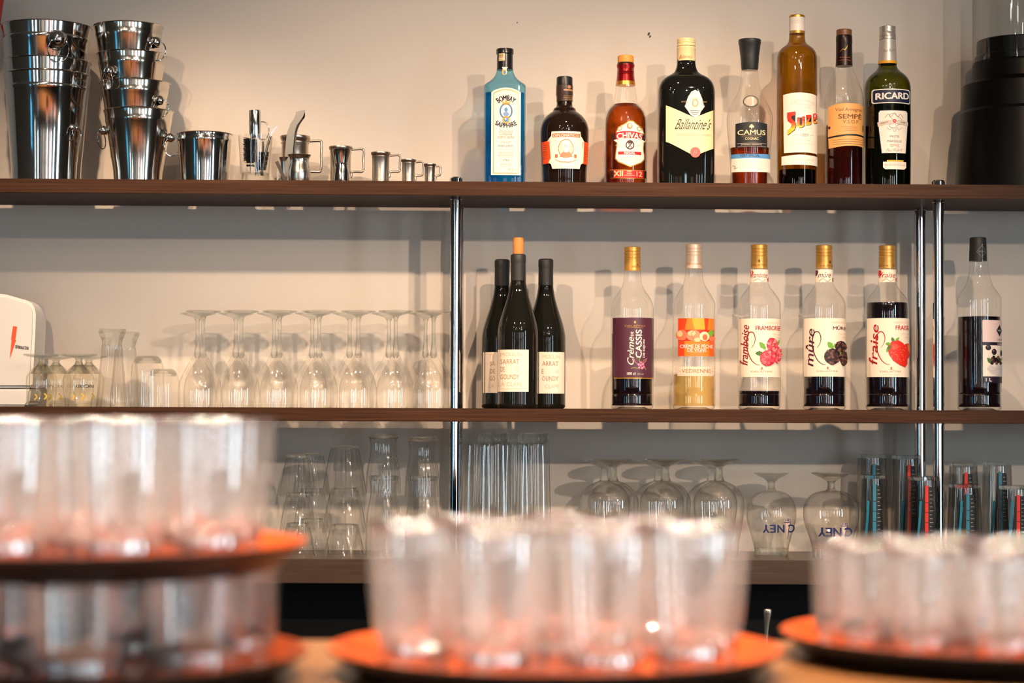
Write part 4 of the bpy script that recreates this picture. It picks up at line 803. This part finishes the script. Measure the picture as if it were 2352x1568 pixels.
# pewter measuring jugs
JG = 'pewter measuring jugs in falling sizes'
def jug(cx, Y, label, rimy, rhw, bhw, hx, hy0, hy1):
    b = Px('measuring_jug', label, 'jug', cx, Y, Z1, JG); k = b.sc; h = b.z(rimy)
    r = bhw*k; rr = rhw*k; t = 1.4*k
    pr = [(0, 0), (r, 0), (r*1.02, .002), (r, h*.15), (r*.985, h*.5), (r, h*.84), (r*1.05, h*.86), (r*1.05, h*.88), (r*1.0, h*.89), (rr*.97, h*.94), (rr, h*.955), (rr, h*.99), (rr*.985, h), (rr*.93, h), (r*.94, h*.86), (r*.92, .004), (0, .004)]
    link('body', lathe_me('body', pr, 56), m_pewter, b.root)
    x1 = (hx-cx)*k; z0 = b.z(hy0)-.0; z1 = b.z(hy1); xi = r*.98
    pts = [(rr*.93, 0, z0-.002), ((rr+x1)/2, 0, z0-.001), (x1-.004, 0, z0-.001), (x1-.0008, 0, z0-.003), (x1-.001, 0, (z0+z1)/2), (x1-.002, 0, z1+.001), ((xi+x1)/2, 0, z1), (xi+.0025, 0, z1-.001), (xi+.0012, 0, z1-.009), (xi-.0004, 0, z1-.012)]
    link('handle', tube_me('handle', cr(pts, 3), .0027*(.55+.45*rhw/35), 12), m_pewter, b.root)
    return b
jug(677, -0.125, 'largest pewter measuring jug with a square handle, behind the tongs', 313, 35, 31, 738, 322, 394)
jug(782, -0.135, 'second largest pewter measuring jug, standing behind the cone jigger', 337, 27.4, 24, 835.5, 341, 394)
j3 = jug(874, -0.165, 'middle sized pewter measuring jug, third from the tongs', 350, 22.8, 19.8, 919, 355, 394)
jug(938, -0.165, 'second smallest pewter measuring jug', 366.5, 18, 14.8, 972, 370, 403)
jug(987, -0.165, 'smallest pewter measuring jug at the end of the row', 376.5, 14.7, 12, 1012.5, 380, 403)
b = Px('spirit_cup', 'small flared steel measuring cup in front of the largest jug', 'cup', 687, -0.215, Z1)
b.solid('body', [(None, 23), (408, 25.5), (395, 26), (383, 23.5), (373, 21.6), (364, 22.5), (358, 26), (356, 27), (355.6, 26.2), (364, 21), (380, 20)], m_brush, smooth=3, top=True)
b = Px('spirit_cup', 'tiny steel cup half hidden left of the flared cup', 'cup', 653.5, -0.17, Z1)
b.solid('body', [(None, 9), (400, 9.4), (372, 10), (366, 12), (361.5, 13.5), (361, 12.5), (368, 9)], m_brush)
b = Px('jigger', 'shiny double cone steel jigger in front of the second largest jug', 'jigger', 784, -0.225, Z1)
b.solid('lower_cone', [(None, 20.5), (412, 21), (378, 15.8)], m_steel, top=True); b.solid('waist_ring', [(378, 16.2), (376.5, 16.8), (375, 16.2)], m_steel)
b.solid('upper_cone', [(375, 15.6), (345, 21), (343, 21.6), (342.5, 20.8), (350, 18)], m_steel)
tg = empty('ice_tongs', at(664, 360, -.2), 'bent steel ice tongs standing upright against the largest jug', 'tongs')
arm = [at(664, 405, -.178), at(663.5, 356, -.178), at(665.5, 328, -.178), at(669.5, 300, -.178), at(676, 284, -.178), at(685.5, 270, -.178), at(688.5, 262, -.178), at(690.5, 254, -.178)]
tg.location = arm[0]
link('front_arm', tube_me('front_arm', lp_(tg, cr([tuple(v) for v in arm], 4)), [1]*16+[1.15]*13, flat=(.0165, .0016, (1, 0, 0.25))), m_tong, tg)
arm2 = [v+Vector((.004, .014, 0)) for v in arm[:6]]+[arm[6]+Vector((.003, .006, 0)), arm[7]+Vector((.0005, .002, -.001))]
link('rear_arm', tube_me('rear_arm', lp_(tg, cr([tuple(v) for v in arm2], 4)), 1, flat=(.0145, .0016, (1, 0, 0.25))), m_tong, tg)
pl = empty('peeler', at(655, 412, -.24), 'dark wooden handled bar peeler leaning left of the flared cup', 'bar tool')
pl.location.z = Z1
link('handle', tube_me('handle', lp_(pl, [at(656, 417, -.235), at(645, 392, -.235), at(635.5, 371, -.235)]), 1, flat=(.0065, .0065, (0, 1, 0))), pm('ebony', (.03, .02, .015), .4), pl)
V = []; tooth = []
for i in range(9): tooth += [(.003 if i % 2 else 0, i*.0036)]
zig = [(-.003, 0)]+[(x, z) for x, z in tooth]+[(-.003, .0288)]
o = link('serrated_blade', prism_me('serrated_blade', zig, -.0006, .0006), m_brush, pl); o.location = at(639, 417, -.232)-pl.location; o.location.z = .0
# red panel at the upper left corner
a = P(-70, -40, -.1); c = P(16, -40, -.1); d = P(0.5, 62, -.1); e = P(-70, 90, -.1)
o = link('red_sign', prism_me('red_sign', [(a.x, a.z), (c.x, c.z), (d.x, d.z), (e.x, e.z)], -.112, -.1, .002), pm('red_lacquer', srgb(190, 24, 20), .35)); tag(o, 'red sign panel just showing at the upper left corner', 'sign')
# ------------------------------------------------------------------ defibrillator case
ex = P(-80, 930, -.15); 
o_root = empty('defibrillator_case', (P(-40, 930, -.15).x, -.15, Z2), 'white defibrillator case with an orange lightning bolt on the middle shelf', 'case')
def L2(px, py): q = P(px, py, -.162); return (q.x-o_root.location.x, max(0, q.z-Z2))
ol = [L2(-120, 891), L2(-120, 668), L2(-20, 672), L2(14, 676), L2(45, 685), L2(62, 690), (L2(72, 696)), L2(78, 706), L2(81, 720), L2(80, 760), L2(73, 891)]
link('cover', prism_me('cover', ol[::-1], -.012, .10, .006), m_white, o_root)
link('base', prism_me('base', [L2(-120, 893), (L2(-120, 938)[0], 0), (L2(58, 938)[0], 0), L2(66, 925), L2(71, 893)][::-1], -.010, .098, .004), m_white, o_root)
link('latch', box_me('latch', L2(-20, 0)[0], L2(8, 0)[0], -.0135, -.009, L2(0, 895)[1], L2(0, 889)[1], .0005), pm('latch_grey', (.35, .33, .30), .5), o_root)
def flatart(name, items, off):
    bm = bmesh.new(); mats = []
    for V2, F2, mat, L in items:
        if mat not in mats: mats.append(mat)
        vs = []
        for x, y in V2:
            lx, lz = L2(x, y); vs.append(bm.verts.new((lx, off-.0002*L, lz)))
        for f in F2:
            nf = bm.faces.new([vs[i] for i in f]); nf.material_index = mats.index(mat)
    me = bpy.data.meshes.new(name); bm.to_mesh(me); bm.free(); return link(name, me, mats, o_root)
flatart('lightning_bolt', [PG([(30, 748.5), (39.5, 750), (35.5, 779.5), (37, 781), (22.5, 825), (26.5, 781), (25.5, 779)], ink('bolt', 238, 90, 40), 1)], -.0122)
flatart('lettering', [T('DÉFIBRILLATEUR', 50.5, 797, 9, black, w=31, slope=-.14, bold=.2, L=1)], -.0122)
# ------------------------------------------------------------------ glassware
def gw(name, label, cx, Y, zb, wall, solids=(), group=None, flute=None, mat=None, cat='glass', seg=64, smooth=3):
    b = Px(name, label, cat, cx, Y, zb, group)
    if wall:
        fl = (flute[0], flute[1], .004, b.z(wall[-1][0])-.003) if flute else None
        b.solid('bowl' if 'goblet' in name or 'wine' in name else 'wall', wall, mat or gl, smooth=smooth, top=False, bottom=False, flute=fl, seg=(flute[0]*6 if flute else seg))
        b.R = max(h for _, h in wall)*b.sc
    for nm, pts in solids: b.solid(nm, pts, gs, smooth=0, seg=40, sharp=40)
    return b
ORD = ['first', 'second', 'third', 'fourth', 'fifth', 'sixth', 'seventh']
WG = 'upside-down wine glasses on the middle shelf'
def wineglass(cx, Y, dy, lab, hw=43.5):
    b = gw('wine_glass', lab, cx, Y, Z2, [(None, 42.5), (905, 43.5), (887, 42.3), (874, 39.5), (863, 35), (853, 30.4), (843, 25), (833, 19), (824, 13.6), (815, 9.4), (808, 7.4)],
       [('stem', [(822, 4), (816, 7.5), (808, 7), (790, 5.2), (765, 4.2), (740, 4.4), (731+dy, 5.6), (727+dy, 7.5)]), ('foot', [(727+dy, 7.5), (723+dy, 14), (718+dy, 32), (716+dy, 39.5), (714.5+dy, 40), (713.5+dy, 39.5)])], WG)
    return b
for i, x in enumerate((465, 553, 641, 732, 822, 908, 995)):
    wineglass(x, -0.205, 0, 'upside-down wine glass, %s from the left in the front row' % ORD[i])
for i, x in enumerate((452, 540.5, 628.5, 716, 802, 892, 977)):
    wineglass(x, -0.105, 5, 'upside-down wine glass, %s from the left in the back row' % ORD[i])
gly = thin('tinted_glass', (0.975, 0.965, 0.92), (0.42, 0.38, 0.22), 0.07, epow=6)
RG = 'short stemmed aperitif glasses turned over'
for cx, Y, lab, rot in ((95, -.225, 'upside-down short stemmed glass at the far left in front of the defibrillator case', 0), (180, -.225, 'upside-down short stemmed glass second from the left in front', 0), (128, -.11, 'upside-down short stemmed glass at the left, standing behind', 0), (203, -.11, 'upside-down short stemmed glass with navy lettering, second behind', 1)):
    d = 0 if Y < -.2 else 4
    b = gw('aperitif_glass', lab, cx, Y, Z2, [(None, 29), (915, 32), (890, 34.5), (872, 35), (862, 32.5), (852, 26), (843, 18), (837, 11)], [('stem', [(839, 12), (834, 9), (828+d, 7), (823+d, 9)]), ('foot', [(823+d, 9), (821+d, 20), (817+d, 38), (815+d, 42), (813+d, 42)]), ('thick_bottom', [(858, 26), (846, 19), (838, 12), (843, 10), (852, 14)])], RG, mat=gly)
    b.art('lettering', [T('RICARD', cx-3 if rot else cx, 886.5, 7, navy if rot else grey, w=40, rot=180, bold=.4 if rot else 0, L=1)], R=35)
    b.art('yellow_mark', [ST([(cx-8, 905), (cx-3, 911), (cx-9, 918)], 3, ink('ricyel', 226, 184, 60), 1), ST([(cx+13, 903), (cx+18, 910), (cx+13, 917)], 3, ink('ricyel', 226, 184, 60), 1)], R=35)
for cx, Y, d, lab in ((256, -.21, 0, 'tall upside-down flared tumbler with thick base, in front'), (287, -.11, 7, 'tall upside-down flared tumbler with thick base, standing behind')):
    gw('flared_tumbler', lab, cx, Y, Z2, [(None, 35), (915, 34), (860, 29), (810, 24.5), (792+d, 23)], [('thick_base', [(793+d, 22), (785+d, 22.5), (770+d, 28), (763+d, 31.6), (757+d, 32), (755+d, 30), (758+d, 20), (759+d, 5)])], 'tall flared tumblers', flute=(12, .07), mat=gl2)
for cx, Y, d, lab in ((338, -.2, 0, 'upside-down barrel tumbler with rounded base, in front'), (374, -.1, 30, 'upside-down barrel tumbler with rounded base, standing behind')):
    gw('barrel_tumbler', lab, cx, Y, Z2, [(None, 39), (900, 38.5), (860+d*.5, 37.5), (842+d, 36), (832+d, 33), (825+d, 28)], [('thick_base', [(834+d, 30), (828+d, 32), (822+d, 28), (818+d, 24), (817+d, 20), (820+d, 10)])], 'barrel tumblers')
# lowest shelf: stacked fluted tumblers
FT = 'fluted tumblers stacked upside down'
def fluted(cx, Y, top, h, h0, h1, lab, drop):
    """one upside-down fluted tumbler whose base shows at photo row top"""
    zb = max(Z3, P(cx, top+h, Y).z)
    b = Px('fluted_tumbler', lab, 'glass', cx, Y, zb, FT)
    b.solid('wall', [(None, h1), (top+h*.7, h1*.93), (top+h*.35, h0+(h1-h0)*.42), (top+9, h0*1.02)], gl2, top=False, bottom=False, seg=84, flute=(14, .09, .002, 1), sharp=60)
    b.solid('thick_base', [(top+10, h0*.98), (top+3, h0*.98), (top+1, h0*.94), (top, h0*.85), (top+2, h0*.4)], gs, seg=40)
    return b
bb = 1268
for cx, Y, tops, lab in ((684, -.215, (1043, 1131, 1200), 'left fluted tumbler column in front'), (716, -.105, (1040, 1121, 1190), 'left fluted tumbler column behind'), (791, -.2, (1022, 1120, 1203), 'right fluted tumbler column')):
    f = 1.0 if cx != 791 else 1.22
    zs = [P(cx, t, Y).z for t in tops]
    for i, (t, nm) in enumerate(zip(tops, ('topmost', 'middle', 'lowest'))):
        wid = 1+.0*i
        nxt = tops[i+1] if i < 2 else 1290
        hgt = (nxt-t)*1.0-1.5 if i < 2 else 200
        hh = 96*f
        bot = min(hh, (tops[i+1]-t)+22 if i < 2 else 999)
        fluted(cx, Y, t, bot, 27*f, 42*f if i < 2 else 43*f, '%s glass of the %s' % (nm, lab), 0)
# waisted soda glasses, two high
SG = 'waisted soda glasses stacked upside down'
for cx, Y, t0, t1, lab in ((880, -.2, 996, 1092, 'left column of waisted soda glasses'), (970, -.17, 1003, 1093, 'right column of waisted soda glasses')):
    for i, t in enumerate((t0, t1)):
        zb = Z3 if i else P(cx, t0+137, Y).z
        b = Px('soda_glass', '%s glass of the %s' % ('upper' if i == 0 else 'lower', lab), 'glass', cx, Y, zb, SG)
        b.solid('wall', [(None, 41), (t+115, 40), (t+95, 39), (t+70, 35.5), (t+50, 31.5), (t+32, 30), (t+16, 31.5), (t+9, 33)], gl2, smooth=3, top=False, bottom=False, seg=90, flute=(15, .05, .004, 1), sharp=60)
        b.solid('thick_base', [(t+11, 32), (t+7, 34.5), (t+2, 35), (t, 33.5), (t+3, 15)], gs)
# straight tall glasses
TG = 'tall tapering glasses turned over'
for cx, Y, d, lab in ((1133, -.205, 0, 'tall tapering upside-down glass just right of the post, in front'), (1224, -.205, 0, 'second tall tapering upside-down glass right of the post, in front'), (1099, -.105, 2, 'tall tapering upside-down glass right behind the front post'), (1186, -.105, 2, 'tall tapering upside-down glass between and behind the front two')):
    gw('tall_glass', lab, cx, Y, Z3, [(None, 43), (1230, 42.5), (1150, 41), (1080, 39), (1030, 37), (1016+d, 36.5)], [('thick_base', [(1019+d, 35), (1013+d, 36.5), (997+d, 36), (994+d, 34), (997+d, 20)])], TG, flute=(12, .07), mat=gl2)
# round beer goblets
BG = 'round beer goblets turned over'
for i, (cx, Y, d) in enumerate(((1408, -.205, 0), (1528, -.205, 0), (1651, -.205, 0), (1388, -.085, 3), (1512, -.085, 3), (1634, -.085, 3))):
    row = 'front' if i < 3 else 'back'
    gw('beer_goblet', 'round upside-down beer goblet, %s of three in the %s row behind the middle tray' % (ORD[i % 3], row), cx, Y, Z3, [(None, 43), (1245, 47), (1210, 53), (1180, 57), (1160, 58.5), (1142, 57), (1128, 50), (1117, 39), (1109, 25), (1104, 13)],
       [('stem', [(1106, 14), (1101+d, 11.5), (1090, 9), (1078, 8.2), (1072+d, 9)]), ('foot', [(1072+d, 9), (1069+d, 14), (1064+d, 26), (1058+d, 44), (1055.5+d, 48), (1054+d, 47)])], BG, mat=gl2)
for cx, Y, dy, k, lab in ((1771.5, -.12, 0, .93, 'upside-down beer goblet with navy lettering, farther left of the pair'), (1909, -.215, 2, 1.04, 'upside-down beer goblet with navy lettering, nearer right of the pair')):
    b = gw('lettered_goblet', lab, cx, Y, Z3, [(None, 41*k), (1255, 43*k), (1230, 50*k), (1205, 58*k), (1185, 61.5*k), (1165, 60.5*k), (1150, 55.5*k), (1139, 47*k), (1131, 35*k), (1127, 20*k)],
       [('stem', [(1129, 20*k), (1125, 12), (1121, 8.5), (1110, 8), (1106, 9.5), (1104, 12)]), ('foot', [(1104, 12), (1099, 18*k), (1092, 34*k), (1087+dy*.3, 43*k), (1085, 43*k)]), ('rim_band', [(None, 41*k), (1262, 42.5*k), (1259, 42.5*k)])], BG, mat=gl2)
    yb = 1214 if k < 1 else 1222
    cblue = ink('goblet_blue', 30, 44, 98)
    q = 0 if k < 1 else -11
    tp = ink('tower_pink', 214, 190, 186)
    its = [T('C', cx+q+41, yb, 19*k, cblue, w=18*k, rot=180, bold=.9, L=1), T('N', cx+q+14, yb, 19*k, cblue, w=17*k, rot=180, bold=.9, L=1), T('E', cx+q-5, yb, 19*k, cblue, w=13*k, rot=180, bold=.9, L=1), T('Y', cx+q-20, yb, 19*k, cblue, w=15*k, rot=180, bold=.9, L=1),
           PG([(cx+q+25, yb-13), (cx+q+37, yb-13), (cx+q+33, yb+2), (cx+q+30, yb+24), (cx+q+27.5, yb+4)], tp, 1), ST([(cx+q+38, yb-14), (cx+q+33.5, yb), (cx+q+30.5, yb+24)], 1.8, cblue, 2), ST([(cx+q+22, yb-15), (cx+q+30, yb-14), (cx+q+39, yb-15.5)], 1.6, cblue, 2), RC(cx+q+24, yb-22, cx+q+38, yb-15, tp, 1)]+[RC(cx+q+25+3.6*j, yb-22, cx+q+26.8+3.6*j, yb-17, cblue, 2) for j in range(4)]
    b.art('lettering', its, R=61.5*k)
# printed long drink glasses on the right
PGp = 'printed long drink glasses turned over'
gd = thin('printed_glass', (0.72, 0.72, 0.70), (0.08, 0.08, 0.08), 0.09, epow=3)
ired = ink('print_red', 212, 40, 22); itl = ink('print_teal', 30, 120, 150); ibk = ink('print_black', 16, 18, 22)
pd = [(2005, -.195, 1090, 29, 'leftmost glass in front beside the lettered goblet', itl), (2122, -.225, 1093, 38, 'glass with red strip standing in front of the post', ired), (2216, -.215, 1111, 37, 'glass in front just right of the posts', itl), (2331, -.225, 1114, 37, 'glass in front at the right edge of the picture', ired),
      (2003, -.085, 1043, 34, 'taller glass behind at the left of the group', itl), (2083, -.09, 1045, 34, 'taller glass behind, left of the rear post', ired), (2213, -.10, 1063, 33, 'taller glass behind, right of the posts', ired), (2291, -.10, 1061, 33, 'taller glass behind at the far right', itl)]
for cx, Y, t, hw, lab, pcol in pd:
    b = gw('printed_glass', 'dark printed upside-down long drink '+lab, cx, Y, Z3, [(None, hw*1.13), (1255, hw*1.12), (1180, hw*1.07), (t+40, hw*1.01), (t+8, hw*.97)], [('thick_base', [(t+10, hw*.93), (t+6, hw*.97), (t+1, hw*.95), (t, hw*.9), (t+2, hw*.5)])], PGp, flute=(8, .03), mat=gd, smooth=0)
    x0, x1 = cx-14, cx+14
    its = [PG([(x0+4, t+25), (x1-2, t+25), (x1+6, 1245), (x0-4, 1245)], ibk, 1), PG([(cx-6, t+22), (cx+1, t+22), (cx+1, 1245), (cx-7, 1245)], pcol, 2), ST([(x0-2, 1150), (x0-4, 1190), (x0-8, 1240)], 5, itl, 2)]
    its += [RC(cx+4, t+34+9*j, cx+9+(j % 3)*2, t+35.4+9*j, grey, 2) for j in range(12)]+[RC(cx-6, t+60+23*j, cx+1, t+61.5+23*j, ibk, 3) for j in range(4)]
    b.art('print', its, R=hw*1.12)
# ------------------------------------------------------------------ spoon behind the trays
sp0 = P(1762, 1480, -.52); cup = empty('utensil_cup', (sp0.x, -.52, .78), 'steel utensil cup on the dark back counter behind the trays', 'cup')
link('body', lathe_me('body', [(0, 0), (.032, 0), (.035, .07), (.034, .07), (.031, .003), (0, .003)], 40), m_steel, cup)
sn = empty('spoon', (sp0.x, -.52, .785), 'steel spoon handle sticking up between the middle and right trays', 'spoon')
pz = [P(1759, 1480, -.52), P(1761, 1440, -.52), P(1763, 1410, -.52), P(1763.5, 1400, -.52), P(1763.5, 1397.5, -.52)]
pts = [Vector((sp0.x-.004, -.52, .787))]+pz
h_ = link('handle', tube_me('handle', [p-sn.location for p in cr([tuple(v) for v in pts], 3)] if False else [Vector(p)-sn.location for p in cr([tuple(v) for v in pts], 3)], [.0042*w_ for w_ in [.8, .8, .8, .85, .95, 1.05, 1.2, 1.45, 1.7, 1.95, 2.0, 2.0, 1.9, 1.7, 1.3, .5]], 16), m_pewter, sn); h_.scale = (1, .45, 1)
link('bowl', lathe_me('bowl', [(0, -.002), (.008, 0), (.011, .008), (.008, .02), (.003, .03), (0, .031)], 20), m_steel, sn).scale = (1, .4, 1)
# ------------------------------------------------------------------ trays with glasses in the blurred foreground
m_tray = pm('orange_tray', srgb(182, 74, 22), .38, bump=(90, .2)); m_trayb = pm('tray_black', (.012, .010, .009), .45)
def tray(px, Y, z, label, rz=0):
    x = Pz(px, z+.022, Y).x; e = empty('serving_tray', (x, Y, z), label, 'tray', 'round serving trays on the bar counter')
    link('shell', lathe_me('shell', [(0, 0), (.150, 0), (.158, .001), (.176, .013), (.186, .0215), (.1855, .0225), (.184, .0222), (.172, .0125), (.160, .003), (0, .003)], 96), m_trayb, e)
    link('lining', lathe_me('lining', [(0, .0034), (.157, .0034), (.161, .0045), (.172, .0142), (.1835, .0232), (.185, .0232)], 96), m_tray, e)
    return e
gf = thin('hazed_tumbler_glass', (0.975, 0.97, 0.965), (0.55, 0.50, 0.45), 0.15, haze=0.125, epow=4, hazecol=(1, .99, .95), rough=.05)  # pale diffuse haze mixed in, standing in for bright refracted light
gsf = solid_glass('washed_thick_glass', (1, .99, .98), clear=.0, rough=.13, gloss=.5)
def tumbler_proto(h, r0, r1, label, group):
    e = empty('tumbler', (0, 0, 0), label, 'glass', group)
    t = .0016
    link('wall', lathe_me('wall', cr([(r0*1.06, .028), (r0+(r1-r0)*.32, h*.22), (r0+(r1-r0)*.70, h*.45), (r1*.97, h*.72), (r1, h)], 3), 48), gf, e)
    link('rim', lathe_me('rim', [(r1-.0004+.0012*math.cos(u*math.pi/5), h-.0004+.0012*math.sin(u*math.pi/5)) for u in range(11)], 48), gsf, e, sharp=180)
    dish = [(r0*.97*math.sin(u*math.pi/16), .010+.020*(1-math.cos(u*math.pi/16))) for u in range(9)]
    link('base', lathe_me('base', [(0, .002), (r0*.7, .0012), (r0*.85, 0), (r0*1.02, .0012), (r0*1.08, .0045), (r0*1.08, .009), (r0*1.04, .018), (r0*1.06, .028), (r0*1.02, .0305)]+dish[::-1], 48, flute=(9, .05, .0008, .02)), gsf, e, sharp=85)
    return e
def load(tr, h, r0, r1, rings, label, group, phase=0.0):
    p = tumbler_proto(h, r0, r1, label, group); first = True; objs = []
    for rad, n, ph in rings:
        for i in range(n):
            a = ph+phase+2*math.pi*i/n; o = p if first else copy_tree(p); first = False
            o.location = tr.location+Vector((rad*math.cos(a), rad*math.sin(a), .0036)); o.rotation_euler = (0, 0, a); objs.append(o)
    rows = {}
    for o in objs:
        d = o.location.y-tr.location.y; rows.setdefault('nearest' if d < -.085 else 'second' if d < -.015 else 'third' if d < .06 else 'farthest', []).append(o)
    for rn, lst in rows.items():
        lst.sort(key=lambda o: o.location.x)
        for i, o in enumerate(lst): o['label'] = '%s, %s from left in %s row' % (label, ORD[i], rn)
tc = tray(1275, -2.65, CT, 'round orange tray with black rim in the middle of the counter, full of tumblers')
load(tc, .119, .0255, .0378, ((.124, 9, 0.1), (.046, 3, .5)), 'clear blurred tumbler on the middle orange tray', 'tumblers on the middle tray')
tl = tray(170, -2.685, CT, 'lower orange tray of the two-tray stack at the left')
load(tl, .0835, .031, .038, ((.126, 8, 0.2), (.047, 3, 0)), 'clear blurred tumbler on the lower left tray', 'tumblers on the lower left tray')
tu = tray(170, -2.685, CT+.0036+.0835+.0002, 'upper orange tray of the two-tray stack at the left, resting on tumblers')
load(tu, .117, .026, .0378, ((.124, 9, .3), (.046, 3, .9)), 'clear blurred tumbler on the upper left tray', 'tumblers on the upper left tray')
trr = tray(2283, -2.545, CT, 'round orange tray at the right edge of the counter, full of small glasses')
load(trr, .096, .0225, .0275, ((.132, 13, .15), (.073, 7, .3), (0, 1, 0)), 'small clear blurred glass on the right orange tray', 'small glasses on the right tray')
